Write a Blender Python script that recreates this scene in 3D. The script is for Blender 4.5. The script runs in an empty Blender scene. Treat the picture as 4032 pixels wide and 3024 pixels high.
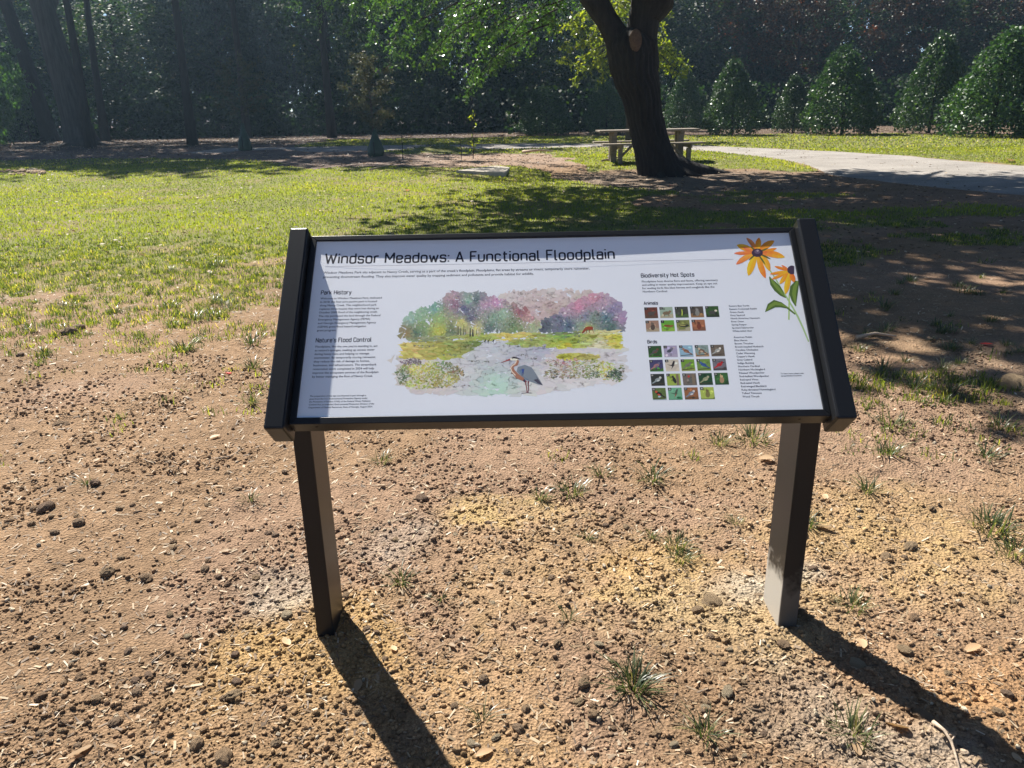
import bpy, math, random
import numpy as np
from mathutils import Vector, Matrix, Euler

sc = bpy.context.scene
C = sc.collection
R_ = math.radians
PI = math.pi

# ------------------------------------------------------------------ camera
H_CAM = 1.4
PITCH, ROLL, FPX = 0.34068, 0.02075, 3050.0
cam_d = bpy.data.cameras.new('camera')
cam = bpy.data.objects.new('camera', cam_d)
C.objects.link(cam)
cam_d.sensor_width = 36.0
cam_d.lens = 36.0 * FPX / 4032.0
cam_d.clip_start = 0.05
cam_d.clip_end = 600.0
sc.camera = cam
cp, sp = math.cos(PITCH), math.sin(PITCH)
f_ = Vector((0, cp, -sp)); rt = Vector((1, 0, 0)); dn = Vector((0, -sp, -cp))
cr, sr = math.cos(ROLL), math.sin(ROLL)
camR = rt * cr + dn * sr
camD = dn * cr - rt * sr
m = Matrix((camR, -camD, -f_)).transposed().to_4x4()
m.translation = Vector((0, 0, H_CAM))
cam.matrix_world = m

# ------------------------------------------------------------------ light
SUN_EL, SUN_AZ = 48.4, -31.5            # azimuth from +Y towards +X
w = bpy.data.worlds.new('World'); sc.world = w; w.use_nodes = True
nt = w.node_tree; nt.nodes.clear()
sky = nt.nodes.new('ShaderNodeTexSky'); sky.sky_type = 'NISHITA'; sky.sun_disc = False
sky.sun_elevation = R_(SUN_EL); sky.sun_rotation = R_(SUN_AZ)
sky.air_density = 0.6; sky.dust_density = 0.1; sky.ozone_density = 1.2
bg = nt.nodes.new('ShaderNodeBackground'); bg.inputs['Strength'].default_value = 0.05
wo = nt.nodes.new('ShaderNodeOutputWorld')
nt.links.new(sky.outputs[0], bg.inputs[0]); nt.links.new(bg.outputs[0], wo.inputs[0])
sd = bpy.data.lights.new('sun', 'SUN'); sd.energy = 5.0; sd.angle = R_(0.5); sd.color = (1.0, 0.95, 0.86)
sun = bpy.data.objects.new('sun', sd); C.objects.link(sun)
sdir = Vector((math.sin(R_(SUN_AZ)) * math.cos(R_(SUN_EL)), math.cos(R_(SUN_AZ)) * math.cos(R_(SUN_EL)), math.sin(R_(SUN_EL))))
sun.rotation_euler = sdir.to_track_quat('Z', 'Y').to_euler()
sun.location = (0, 0, 30)
vs = sc.view_settings
vs.view_transform = 'Standard'; vs.look = 'None'; vs.gamma = 1.0; vs.use_curve_mapping = False
vs.exposure = 1.38
cy = sc.cycles
cy.max_bounces = 7; cy.diffuse_bounces = 3; cy.glossy_bounces = 3; cy.transmission_bounces = 4
cy.transparent_max_bounces = 8; cy.volume_bounces = 0
cy.caustics_reflective = False; cy.caustics_refractive = False
cy.use_denoising = True
try: cy.denoiser = 'OPENIMAGEDENOISE'; cy.denoising_prefilter = 'ACCURATE'
except Exception: pass
cy.sample_clamp_indirect = 6.0

# ------------------------------------------------------------------ helpers
def PX(u, v, z=0.0):
    """photo position on the 2212-wide view -> ground point at height z (surveying aid)"""
    k = 4032 / 2212.0
    a, b = (u * k - 2016) / FPX, (v * k - 1512) / FPX
    d = camR * a + camD * b + f_
    t = (z - H_CAM) / d.z
    return (d.x * t, d.y * t)

def AT(u, v, y):
    k = 4032 / 2212.0
    a, b = (u * k - 2016) / FPX, (v * k - 1512) / FPX
    d = camR * a + camD * b + f_
    t = y / d.y
    return (d.x * t, y, H_CAM + d.z * t)

def _hash(ix, iy, seed):
    h = (ix.astype(np.int64) * 374761393 + iy.astype(np.int64) * 668265263 + seed * 1442695041) & 0xffffffff
    h = ((h ^ (h >> 13)) * 1274126177) & 0xffffffff
    h = (h ^ (h >> 16)) & 0xffffffff
    return h / 4294967295.0

def vnoise(x, y, seed=0):
    x = np.asarray(x, float); y = np.asarray(y, float)
    ix = np.floor(x); iy = np.floor(y); fx = x - ix; fy = y - iy
    fx = fx * fx * (3 - 2 * fx); fy = fy * fy * (3 - 2 * fy)
    a = _hash(ix, iy, seed); b = _hash(ix + 1, iy, seed); c = _hash(ix, iy + 1, seed); d = _hash(ix + 1, iy + 1, seed)
    return (a * (1 - fx) + b * fx) * (1 - fy) + (c * (1 - fx) + d * fx) * fy

def fbm(x, y, seed=0, o=4):
    x = np.asarray(x, float); y = np.asarray(y, float)
    s = 0; a = .5; t = 0
    for i in range(o):
        s = s + a * vnoise(x * 2 ** i + 17.3 * i, y * 2 ** i - 9.1 * i, seed + i); t += a; a *= .5
    return s / t

def sstep(a, b, x):
    t = np.clip((np.asarray(x, float) - a) / (b - a), 0, 1); return t * t * (3 - 2 * t)

def inpoly(x, y, poly):
    x = np.asarray(x, float); y = np.asarray(y, float)
    r = np.zeros(x.shape, bool); n = len(poly); j = n - 1
    for i in range(n):
        xi, yi = poly[i]; xj, yj = poly[j]
        c = ((yi > y) != (yj > y)) & (x < (xj - xi) * (y - yi) / ((yj - yi) + 1e-12) + xi)
        r ^= c; j = i
    return r

def mesh_np(name, V, F, mat, tint=None, col=None, smooth=False):
    V = np.asarray(V, np.float32); F = np.asarray(F, np.int32)
    me = bpy.data.meshes.new(name)
    me.vertices.add(len(V)); me.vertices.foreach_set('co', V.ravel())
    n, k = F.shape
    me.loops.add(n * k); me.loops.foreach_set('vertex_index', F.ravel())
    me.polygons.add(n)
    me.polygons.foreach_set('loop_start', np.arange(0, n * k, k, dtype=np.int32))
    me.polygons.foreach_set('loop_total', np.full(n, k, np.int32))
    if smooth: me.polygons.foreach_set('use_smooth', np.ones(n, bool))
    me.update(calc_edges=True)
    if tint is not None:
        a = me.attributes.new('tint', 'FLOAT', 'POINT'); a.data.foreach_set('value', np.asarray(tint, np.float32))
    if col is not None:
        a = me.attributes.new('Col', 'FLOAT_COLOR', 'POINT')
        c4 = np.ones((len(V), 4), np.float32); c4[:, :3] = col
        a.data.foreach_set('color', c4.ravel())
    if mat: me.materials.append(mat)
    return me

def link(name, me, parent=None, loc=None, **props):
    o = bpy.data.objects.new(name, me); C.objects.link(o)
    if parent is not None: o.parent = parent
    if loc is not None: o.location = loc
    for k, v in props.items(): o[k] = v
    return o

def thing(name, loc, label, cat, group=None, rz=0.0):
    o = bpy.data.objects.new(name, None); C.objects.link(o)
    o.empty_display_size = .2
    o.location = loc; o.rotation_euler = (0, 0, rz)
    o['label'] = label; o['category'] = cat
    if group: o['group'] = group
    return o

def copy_tree(o, parent=None):
    c = o.copy(); C.objects.link(c)
    if parent is not None: c.parent = parent
    for ch in [q for q in bpy.data.objects if q.parent == o]:
        copy_tree(ch, c)
    return c

def tube(path, rad, n=10, seed=0, rough=0.0, cap=True, ridge=0):
    path = [Vector(p) for p in path]; V = []; F = []
    rng = random.Random(seed)
    ph = [rng.uniform(0, 6.28) for _ in range(8)]
    prev = None
    for i, p in enumerate(path):
        t = (path[min(i + 1, len(path) - 1)] - path[max(i - 1, 0)]).normalized()
        if prev is None:
            a = t.cross(Vector((0, 1, 0)));
            if a.length < .05: a = t.cross(Vector((1, 0, 0)))
        else: a = prev - t * prev.dot(t)
        a.normalize(); prev = a; b = t.cross(a)
        for j in range(n):
            th = 2 * PI * j / n
            r = rad[i]
            if rough:
                r *= 1 + rough * (math.sin(3 * th + ph[0] + i * .05) * .5 + math.sin(5 * th + ph[1] - i * .07) * .35 + math.sin(9 * th + ph[2] + i * .11) * .25 + math.sin(2 * th + ph[3]) * .3)
            if ridge:
                r *= 1 + ridge * (abs(math.sin(th * 11 + ph[4] + .9 * math.sin(i * .31))) - .6 + .5 * (vn1(th * 9, i * .5, seed) - .5))
            V.append(p + a * (math.cos(th) * r) + b * (math.sin(th) * r))
    for i in range(len(path) - 1):
        for j in range(n):
            F.append((i * n + j, i * n + (j + 1) % n, (i + 1) * n + (j + 1) % n, (i + 1) * n + j))
    if cap:
        for e, base in ((0, 0), (1, (len(path) - 1) * n)):
            V.append(path[0] if e == 0 else path[-1]); ci = len(V) - 1
            for j in range(n):
                q = (base + j, base + (j + 1) % n)
                F.append((q[1], q[0], ci, ci) if e == 0 else (q[0], q[1], ci, ci))
    return V, F

def vn1(x, y, s): return float(vnoise(np.array([x]), np.array([y]), s)[0])

class MB:
    def __init__(s): s.V = []; s.F = []
    def add(s, V, F):
        b = len(s.V); s.V += [tuple(v) for v in V]
        for f in F:
            g = []
            for q in f:
                if q + b not in g: g.append(q + b)
            s.F.append(tuple(g))
        return s
    def box(s, x0, x1, y0, y1, z0, z1):
        V = [(x, y, z) for z in (z0, z1) for y in (y0, y1) for x in (x0, x1)]
        return s.add(V, [(0, 2, 3, 1), (4, 5, 7, 6), (0, 1, 5, 4), (2, 6, 7, 3), (0, 4, 6, 2), (1, 3, 7, 5)])
    def tube(s, *a, **k): return s.add(*tube(*a, **k))
    def mesh(s, name, mat, smooth=False, M=None):
        me = bpy.data.meshes.new(name)
        V = s.V if M is None else [tuple(M @ Vector(v)) for v in s.V]
        me.from_pydata(V, [], s.F)
        if smooth: me.polygons.foreach_set('use_smooth', [True] * len(me.polygons))
        me.update()
        if mat: me.materials.append(mat)
        return me

def bevel(o, wd=.003, seg=2):
    b = o.modifiers.new('bevel', 'BEVEL'); b.width = wd; b.segments = seg; b.limit_method = 'ANGLE'

# ------------------------------------------------------------------ materials
def newmat(name):
    mt = bpy.data.materials.new(name); mt.use_nodes = True
    n = mt.node_tree; n.nodes.clear()
    out = n.nodes.new('ShaderNodeOutputMaterial'); return mt, n, out

def N(n, t, **k):
    o = n.nodes.new(t)
    for a, b in k.items():
        if a.startswith('in_'): o.inputs[a[3:].replace('_', ' ')].default_value = b
        else: setattr(o, a, b)
    return o

def ramp(n, stops):
    r = n.nodes.new('ShaderNodeValToRGB'); e = r.color_ramp.elements
    while len(e) < len(stops): e.new(.5)
    for i, (p, c) in enumerate(stops): e[i].position = p; e[i].color = (*c, 1)
    return r

def noise(n, scale, detail=4, vec=None, rough=.6):
    o = n.nodes.new('ShaderNodeTexNoise'); o.inputs['Scale'].default_value = scale; o.inputs['Detail'].default_value = detail
    o.inputs['Roughness'].default_value = rough
    if vec is not None: n.links.new(vec, o.inputs['Vector'])
    return o

def leafmat(name, stops, rough=.4, trans=.45, tcol=None, spec=.5, objvar=.25):
    mt, n, out = newmat(name); L = n.links
    at = N(n, 'ShaderNodeAttribute', attribute_name='tint')
    r = ramp(n, stops); L.new(at.outputs['Fac'], r.inputs[0])
    oi = n.nodes.new('ShaderNodeObjectInfo')
    mr = N(n, 'ShaderNodeMapRange'); L.new(oi.outputs['Random'], mr.inputs[0]); mr.inputs[3].default_value = 1 - objvar; mr.inputs[4].default_value = 1 + objvar
    hs = n.nodes.new('ShaderNodeHueSaturation'); L.new(r.outputs[0], hs.inputs['Color']); L.new(mr.outputs[0], hs.inputs['Value'])
    p = N(n, 'ShaderNodeBsdfPrincipled'); L.new(hs.outputs[0], p.inputs['Base Color']); p.inputs['Roughness'].default_value = rough
    p.inputs['Specular IOR Level'].default_value = spec
    t = n.nodes.new('ShaderNodeBsdfTranslucent')
    mc = N(n, 'ShaderNodeMix', data_type='RGBA', blend_type='MULTIPLY'); mc.inputs[0].default_value = 1
    L.new(hs.outputs[0], mc.inputs[6]); mc.inputs[7].default_value = (*(tcol or (1.5, 1.5, .6)), 1)
    L.new(mc.outputs[2], t.inputs['Color'])
    mx = N(n, 'ShaderNodeMixShader'); mx.inputs[0].default_value = trans
    L.new(p.outputs[0], mx.inputs[1]); L.new(t.outputs[0], mx.inputs[2]); L.new(mx.outputs[0], out.inputs[0])
    return mt

M_forest = leafmat('forest leaves', [(0, (.010, .022, .009)), (.6, (.022, .042, .014)), (.9, (.060, .085, .022)), (1, (.16, .13, .03))], .6, .28, (1.3, 1.7, .5), .25, .5)
M_rust = leafmat('autumn leaves', [(0, (.022, .020, .010)), (.7, (.045, .028, .014)), (1, (.17, .06, .02))], .5, .35, (1.5, 1.0, .4), .3)
M_green = leafmat('bough leaves', [(0, (.035, .075, .022)), (.6, (.06, .12, .03)), (1, (.12, .18, .05))], .28, .35, (1.3, 1.6, .5), .6)
M_yel = leafmat('yellowing leaves', [(0, (.07, .11, .02)), (.5, (.15, .20, .03)), (1, (.32, .34, .05))], .35, .55, (1.6, 1.6, .4), .5)
M_holly = leafmat('holly leaves', [(0, (.020, .045, .020)), (.6, (.042, .088, .030)), (1, (.11, .17, .04))], .45, .22, (1.3, 1.6, .5), .6)
M_cypress = leafmat('cypress foliage', [(0, (.05, .075, .045)), (.5, (.085, .095, .055)), (1, (.13, .11, .07))], .6, .35, (1.2, 1.2, .8), .2)
M_grass = leafmat('lawn grass', [(0, (.030, .055, .035)), (.3, (.055, .085, .042)), (.55, (.16, .21, .035)), (.8, (.25, .27, .07)), (1, (.42, .36, .20))], .4, .5, (2.2, 2.0, .55), .4, 0)
M_tuft = leafmat('tuft grass', [(0, (.035, .058, .030)), (.6, (.075, .10, .042)), (.85, (.18, .19, .07)), (1, (.38, .31, .17))], .35, .4, (1.5, 1.5, .6), .6, .1)
M_litter = leafmat('dry leaf litter', [(0, (.07, .045, .03)), (.5, (.20, .14, .09)), (.85, (.42, .32, .20)), (1, (.60, .50, .38))], .6, .2, (1.2, 1, .8), .3, 0)
M_dryleaf = leafmat('dry fallen leaf', [(0, (.30, .19, .10)), (1, (.50, .36, .22))], .55, .3, (1.2, 1, .7), .3, .3)
M_redleaf = leafmat('red fallen leaf', [(0, (.45, .03, .02)), (1, (.6, .06, .03))], .5, .3, (1.2, .8, .7), .3, .1)

def barkmat(name, a, b, sx=14, sz=1.6, bump=.6, rough=.9):
    mt, n, out = newmat(name); L = n.links
    tc = n.nodes.new('ShaderNodeTexCoord'); mp = n.nodes.new('ShaderNodeMapping'); mp.inputs['Scale'].default_value = (sx, sx, sz)
    L.new(tc.outputs['Object'], mp.inputs[0])
    no = noise(n, 1.0, 6, mp.outputs[0], .7); r = ramp(n, [(.3, a), (.7, b)]); L.new(no.outputs[0], r.inputs[0])
    p = N(n, 'ShaderNodeBsdfPrincipled'); p.inputs['Roughness'].default_value = rough; L.new(r.outputs[0], p.inputs['Base Color'])
    bu = n.nodes.new('ShaderNodeBump'); bu.inputs['Strength'].default_value = bump; bu.inputs['Distance'].default_value = .03
    L.new(no.outputs[0], bu.inputs['Height']); L.new(bu.outputs[0], p.inputs['Normal']); L.new(p.outputs[0], out.inputs[0])
    return mt
M_bark = barkmat('dark bark', (.010, .008, .007), (.036, .028, .022), 16, 2.2, 1.0)
M_barkgrey = barkmat('grey bark', (.028, .025, .022), (.085, .075, .065), 8, .8)
M_wood = barkmat('weathered table timber', (.13, .105, .08), (.27, .225, .17), 3, 30, .2, .6)
M_scar = barkmat('cut wood', (.085, .048, .030), (.17, .10, .062), 20, 20, .3)
M_stick = barkmat('dead stick', (.28, .21, .15), (.50, .40, .30), 60, 60, .3)

def plain(name, col, rough=.6, metal=0, spec=.5, var=0.0, scale=20, bump=0.0, bs=200):
    mt, n, out = newmat(name); L = n.links
    p = N(n, 'ShaderNodeBsdfPrincipled'); p.inputs['Roughness'].default_value = rough; p.inputs['Metallic'].default_value = metal
    p.inputs['Specular IOR Level'].default_value = spec; p.inputs['Base Color'].default_value = (*col, 1)
    tc = n.nodes.new('ShaderNodeTexCoord')
    if var:
        no = noise(n, scale, 5, tc.outputs['Object'])
        r = ramp(n, [(.3, tuple(c * (1 - var) for c in col)), (.7, tuple(min(1, c * (1 + var)) for c in col))])
        L.new(no.outputs[0], r.inputs[0]); L.new(r.outputs[0], p.inputs['Base Color'])
    if bump:
        n2 = noise(n, bs, 3, tc.outputs['Object']); bu = n.nodes.new('ShaderNodeBump'); bu.inputs['Strength'].default_value = bump; bu.inputs['Distance'].default_value = .002
        L.new(n2.outputs[0], bu.inputs['Height']); L.new(bu.outputs[0], p.inputs['Normal'])
    L.new(p.outputs[0], out.inputs[0]); return mt

# powder coated dark bronze metal, with pale specks of dust
def frame_mat(name, dust=False):
    mt, n, out = newmat(name); L = n.links
    tc = n.nodes.new('ShaderNodeTexCoord')
    p = N(n, 'ShaderNodeBsdfPrincipled'); p.inputs['Roughness'].default_value = .32; p.inputs['Specular IOR Level'].default_value = .25
    no = noise(n, 900, 2, tc.outputs['Object']); r = ramp(n, [(.70, (.013, .014, .016)), (.76, (.11, .11, .12))]); L.new(no.outputs[0], r.inputs[0])
    colo = r.outputs[0]
    if dust:
        sx = n.nodes.new('ShaderNodeSeparateXYZ'); L.new(tc.outputs['Object'], sx.inputs[0])
        n3 = noise(n, 14, 5, tc.outputs['Object'])
        ad = N(n, 'ShaderNodeMath', operation='MULTIPLY_ADD'); L.new(n3.outputs[0], ad.inputs[0]); ad.inputs[1].default_value = -.30; L.new(sx.outputs['Z'], ad.inputs[2])
        mr = N(n, 'ShaderNodeMapRange'); L.new(ad.outputs[0], mr.inputs[0]); mr.inputs[1].default_value = .03; mr.inputs[2].default_value = -.03; mr.inputs[3].default_value = 0; mr.inputs[4].default_value = .85
        ge = n.nodes.new('ShaderNodeNewGeometry'); sn = n.nodes.new('ShaderNodeSeparateXYZ'); L.new(ge.outputs['Normal'], sn.inputs[0])
        fm = N(n, 'ShaderNodeMapRange'); L.new(sn.outputs['X'], fm.inputs[0]); fm.inputs[1].default_value = -.3; fm.inputs[2].default_value = -.8; fm.inputs[3].default_value = .22; fm.inputs[4].default_value = 1
        fmm = N(n, 'ShaderNodeMath', operation='MULTIPLY'); L.new(mr.outputs[0], fmm.inputs[0]); L.new(fm.outputs[0], fmm.inputs[1])
        mx = N(n, 'ShaderNodeMix', data_type='RGBA'); L.new(fmm.outputs[0], mx.inputs[0]); L.new(colo, mx.inputs[6]); mx.inputs[7].default_value = (.46, .43, .38, 1)
        colo = mx.outputs[2]
    L.new(colo, p.inputs['Base Color'])
    n2 = noise(n, 700, 3, tc.outputs['Object']); bu = n.nodes.new('ShaderNodeBump'); bu.inputs['Strength'].default_value = .25; bu.inputs['Distance'].default_value = .0006
    L.new(n2.outputs[0], bu.inputs['Height']); L.new(bu.outputs[0], p.inputs['Normal'])
    L.new(p.outputs[0], out.inputs[0]); return mt
M_frame = frame_mat('dark bronze powder coat')
M_post_dust = frame_mat('dark bronze powder coat dusted with cement', True)
M_black = plain('black hole', (.004, .004, .004), .9)

def print_mat():
    mt, n, out = newmat('printed panel ink'); L = n.links
    a = N(n, 'ShaderNodeAttribute', attribute_name='Col')
    p = N(n, 'ShaderNodeBsdfPrincipled'); p.inputs['Roughness'].default_value = .42; p.inputs['Specular IOR Level'].default_value = .35
    L.new(a.outputs['Color'], p.inputs['Base Color']); L.new(p.outputs[0], out.inputs[0]); return mt
M_print = print_mat()
M_panel = plain('white panel laminate', (.80, .82, .86), .36, 0, .5, 0, 20, .30, 1400)
M_ink = plain('black ink', (.020, .020, .035), .5, 0, .3)
M_ink2 = plain('dark grey ink', (.035, .035, .055), .5, 0, .3)

# ------------------------------------------------------------------ ground masks
PATH_LO = [(-60, 31.5), (-12, 30), PX(850, 326, .1), PX(1300, 318, .1), PX(1530, 326, .1), PX(1640, 341, .08), PX(1745, 358, .05), PX(1790, 380), (7.2, 13.4), (8.6, 10.4), (11, 7.6), (16, 5)]
PATH_UP = [(-60, 35), (-12, 34), PX(850, 314, .1), PX(1300, 310, .1), PX(1530, 316, .1), PX(1800, 329, .08), PX(2000, 344, .05), PX(2212, 361), (13.5, 14.5), (17, 11.5), (24, 9.5)]
PATH_POLY = PATH_LO + PATH_UP[::-1]

def gz(x, y):
    x = np.asarray(x, float); y = np.asarray(y, float)
    near = 1 - sstep(4, 9, y)
    z = .10 * sstep(16.5, 20.5, y) + .05 * (fbm(x / 4, y / 4, 3) - .5) * sstep(3, 7, y)
    z = z + .030 * (fbm(x / .9, y / .9, 5) - .5)
    z = z + .022 * (fbm(x / .16, y / .16, 7) - .5) * (.25 + .75 * near)
    # rough churned patches
    r = sstep(.52, .68, fbm(x / .7 + 4, y / .7, 21))
    z = z + (r * .045 + .016) * (np.abs(fbm(x / .075, y / .075, 9) - .5)) * near
    z = z + .011 * (fbm(x / .035, y / .035, 11, 2) - .5) * near
    # soil around the two sign posts
    for px, py in ((-.54, 1.90), (.765, 1.90)):
        d = np.hypot(x - px, y - py); z = z * (1 - np.exp(-(d / .13) ** 2) * .9) + .012 * np.exp(-((d - .12) / .06) ** 2)
    # mulch mounds under the young trees
    for px, py, hh_, rr in MOUNDS:
        z = z + hh_ * np.exp(-(((x - px) / rr) ** 2 + ((y - py) / (rr * .8)) ** 2))
    return z
BAG1 = PX(530, 329, .12); BAG2 = PX(812, 342, .12); SAP = PX(1022, 342, .12)
MOUNDS = [(BAG1[0], BAG1[1], .09, .9), (BAG1[0] + 1.3, BAG1[1] - .2, .10, .8), (BAG2[0], BAG2[1], .06, .9), (BAG2[0] + .9, BAG2[1] - .1, .08, .7), (-2.7, 27.3, .16, .8), (-1.9, 27.6, .12, .7)]

def grassmask(x, y):
    """0..1 lawn density, world coordinates"""
    x = np.asarray(x, float); y = np.asarray(y, float)
    wx = x + 1.6 * (fbm(x / 2, y / 2, 31) - .5); wy = y + 2.2 * (fbm(x / 2.3, y / 2.3, 33) - .5)
    patch = fbm(x / .8, y / .8, 41)
    g = np.zeros(x.shape)
    full = sstep(6.4, 10.5, wy + np.clip(-x * .15, -.6, 1.0))
    lawn = inpoly(wx, wy, [(-40, 3), (-1.5, 3), (0.5, 4.5), (1.5, 6.5), (4, 8), (3.2, 13), (2.2, 14.5), (1.2, 16.5), (.6, 18.6), (-.9, 19.1), (-3, 20.3), (-5, 19.8), (-7, 21.2), (-40, 21.5)])
    sparse = sstep(3.0, 6.0, wy)
    g = np.where(lawn, np.maximum(full * (.55 + .45 * sstep(.3, .5, patch)), sstep(.58 - .30 * sparse, .72 - .30 * sparse, patch) * sparse * .85), g)
    sh = inpoly(wx, wy, [(-40, 21), (-7, 20.5), (-5.5, 20), (-7.5, 25), (-12, 27.5), (-40, 28)])
    g = np.where(sh, .8, g)
    tab = inpoly(wx, wy, [(1.9, 18.3), (3, 18.6), (6.7, 17.2), (6.9, 19), (6.5, 24), (5.8, 26), (3, 28.6), (-4, 29.5), (-3.8, 26.2), (1.2, 25.4), (1.6, 22)])
    g = np.where(tab, .75 + .25 * patch, g)
    far = inpoly(wx, wy, [(-9, 33.6), (3.8, 31.2), (6.8, 27.2), (9.2, 22.5), (11, 17), (14, 13), (40, 12), (40, 30), (22, 29), (17, 33.8), (12.5, 37), (9, 38), (4.5, 40), (-9, 42)])
    g = np.where(far, .9, g)
    rs = inpoly(wx, wy, [(4, 8), (8.2, 8.2), (7, 11.5), (5.5, 12.6), (2.2, 14.3), (2.2, 9)])
    g = np.where(rs, sstep(.42, .58, patch) * .75, g)
    for cx, cy_, rx, ry, a in ((PX(1985, 845)[0], PX(1985, 845)[1], .55, .22, 1.0), (PX(2150, 930)[0], PX(2150, 930)[1], .30, .12, .6), (PX(1925, 955)[0], PX(1925, 955)[1], .25, .12, .7), (2.6, 5.0, .5, .12, .35), (-1.7, 3.6, .5, .2, .12)):
        d = np.hypot((wx * .0 + x - cx) / rx, (y - cy_) / ry)
        g = np.maximum(g, a * np.clip(1.3 - d + 1.2 * (patch - .5), 0, 1))
    g = np.where(inpoly(x, y, PATH_POLY), 0, g)
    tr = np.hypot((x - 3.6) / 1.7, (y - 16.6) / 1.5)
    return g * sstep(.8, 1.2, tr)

# soil colour
def soilcol(x, y):
    def L3(c): return np.array(c)
    base = np.ones((len(x), 3)) * L3((.240, .155, .092))
    n1 = fbm(x / 1.1, y / 1.1, 51); n2 = fbm(x / .22, y / .22, 53); n3 = fbm(x / .05, y / .05, 55, 3)
    base = base * (0.74 + .5 * n1)[:, None]
    pink = sstep(.45, .62, fbm(x / .8, y / .8, 57))[:, None]
    base = base * (1 - pink * .5) + pink * .5 * L3((.27, .178, .125))
    def blot(cx, cy_, rx, ry, c, a, jag=1.1):
        nonlocal base
        d = np.hypot((x - cx) / rx, (y - cy_) / ry) + jag * (n2 - .5) + .5 * (n3 - .5)
        m_ = (1 - sstep(.35, 1.2, d))[:, None] * a * .62
        m_ = m_ * (.45 + .9 * np.clip(fbm(x / .09, y / .09, 59) * 1.6 - .3, 0, 1))[:, None]; c = np.array(c) * .80
        base = base * (1 - m_) + m_ * L3(c)
    ylw = (.52, .34, .13); gry = (.46, .41, .34); red = (.38, .19, .09)
    blot(-.55, 1.80, .32, .30, ylw, .85); blot(-.30, 1.55, .55, .30, (.45, .29, .14), .8)
    blot(.15, 2.1, .55, .38, (.47, .32, .15), .55); blot(.0, 2.55, .28, .12, (.58, .42, .18), .9)
    blot(.32, 2.0, .14, .07, (.60, .42, .18), .95, .5); blot(.45, 2.15, .30, .14, ylw, .6)
    blot(.05, 1.25, .4, .2, (.52, .33, .14), .7); blot(.62, 1.9, .42, .30, (.50, .37, .20), .8)
    blot(1.25, 2.25, .55, .42, (.52, .36, .16), .75); blot(1.3, 1.5, .5, .32, (.45, .25, .11), .75)
    blot(1.35, 1.2, .3, .25, red, .8); blot(.85, 1.25, .26, .30, gry, .8); blot(.72, 1.5, .2, .2, gry, .5)
    blot(-.72, 2.05, .16, .16, gry, .8); blot(-.42, 2.35, .14, .22, (.44, .38, .32), .7); blot(.70, 2.02, .14, .14, (.5, .45, .37), .8); blot(.93, 2.12, .12, .08, (.5, .46, .38), .7)
    base = base * (.80 + .42 * n3)[:, None]
    blot(2.9, 4.0, 1, .8, (.42, .31, .20), .4)
    # far ground: mulch under the trees, lawn soil, painted shade along the wood
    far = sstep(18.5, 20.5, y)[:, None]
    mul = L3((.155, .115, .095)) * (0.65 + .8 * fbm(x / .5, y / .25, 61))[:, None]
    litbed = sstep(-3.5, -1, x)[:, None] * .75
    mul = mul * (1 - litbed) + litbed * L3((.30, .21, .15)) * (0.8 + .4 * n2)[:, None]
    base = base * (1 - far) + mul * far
    wood_shade = sstep(36, 42, y + .25 * np.abs(x))[:, None]; base = base * (1 - wood_shade * .55)  # litter-brown soil by the wood, with shade under the hollies put into its colour
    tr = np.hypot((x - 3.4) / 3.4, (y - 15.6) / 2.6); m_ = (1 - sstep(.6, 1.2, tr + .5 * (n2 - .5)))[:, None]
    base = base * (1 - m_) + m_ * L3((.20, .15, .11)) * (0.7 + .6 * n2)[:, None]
    g = grassmask(x, y)[:, None]
    gc = ((.13, .15, .045)) * (0.7 + .7 * n2)[:, None] + (n1[:, None] > 0) * L3((.02, .012, .004))
    k = np.clip(g * 1.15, 0, 1) * sstep(5, 9, y)[:, None]
    base = base * (1 - k * .9) + gc * k * .9
    return np.clip(base, .01, .8)

def soil_mat(name, fine=260):
    mt, n, out = newmat(name); L = n.links
    a = N(n, 'ShaderNodeAttribute', attribute_name='Col'); tc = n.nodes.new('ShaderNodeTexCoord')
    n1 = noise(n, 90, 6, tc.outputs['Object'], .75); n2 = noise(n, fine, 4, tc.outputs['Object'], .7); v = n.nodes.new('ShaderNodeTexVoronoi'); v.inputs['Scale'].default_value = 110; L.new(tc.outputs['Object'], v.inputs['Vector'])
    mr = N(n, 'ShaderNodeMapRange'); L.new(n1.outputs[0], mr.inputs[0]); mr.inputs[1].default_value = .3; mr.inputs[2].default_value = .7; mr.inputs[3].default_value = .62; mr.inputs[4].default_value = 1.35
    mr2 = N(n, 'ShaderNodeMapRange'); L.new(n2.outputs[0], mr2.inputs[0]); mr2.inputs[1].default_value = .3; mr2.inputs[2].default_value = .72; mr2.inputs[3].default_value = .7; mr2.inputs[4].default_value = 1.35
    mu = N(n, 'ShaderNodeMath', operation='MULTIPLY'); L.new(mr.outputs[0], mu.inputs[0]); L.new(mr2.outputs[0], mu.inputs[1])
    vm = N(n, 'ShaderNodeVectorMath', operation='SCALE'); L.new(a.outputs['Color'], vm.inputs[0]); L.new(mu.outputs[0], vm.inputs['Scale'])
    p = N(n, 'ShaderNodeBsdfPrincipled'); p.inputs['Roughness'].default_value = .95; p.inputs['Specular IOR Level'].default_value = .15
    L.new(vm.outputs[0], p.inputs['Base Color'])
    ad = N(n, 'ShaderNodeMath', operation='ADD'); L.new(n1.outputs[0], ad.inputs[0]); L.new(v.outputs['Distance'], ad.inputs[1])
    bu = n.nodes.new('ShaderNodeBump'); bu.inputs['Strength'].default_value = .9; bu.inputs['Distance'].default_value = .009
    L.new(ad.outputs[0], bu.inputs['Height']); L.new(bu.outputs[0], p.inputs['Normal']); L.new(p.outputs[0], out.inputs[0])
    return mt
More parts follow.
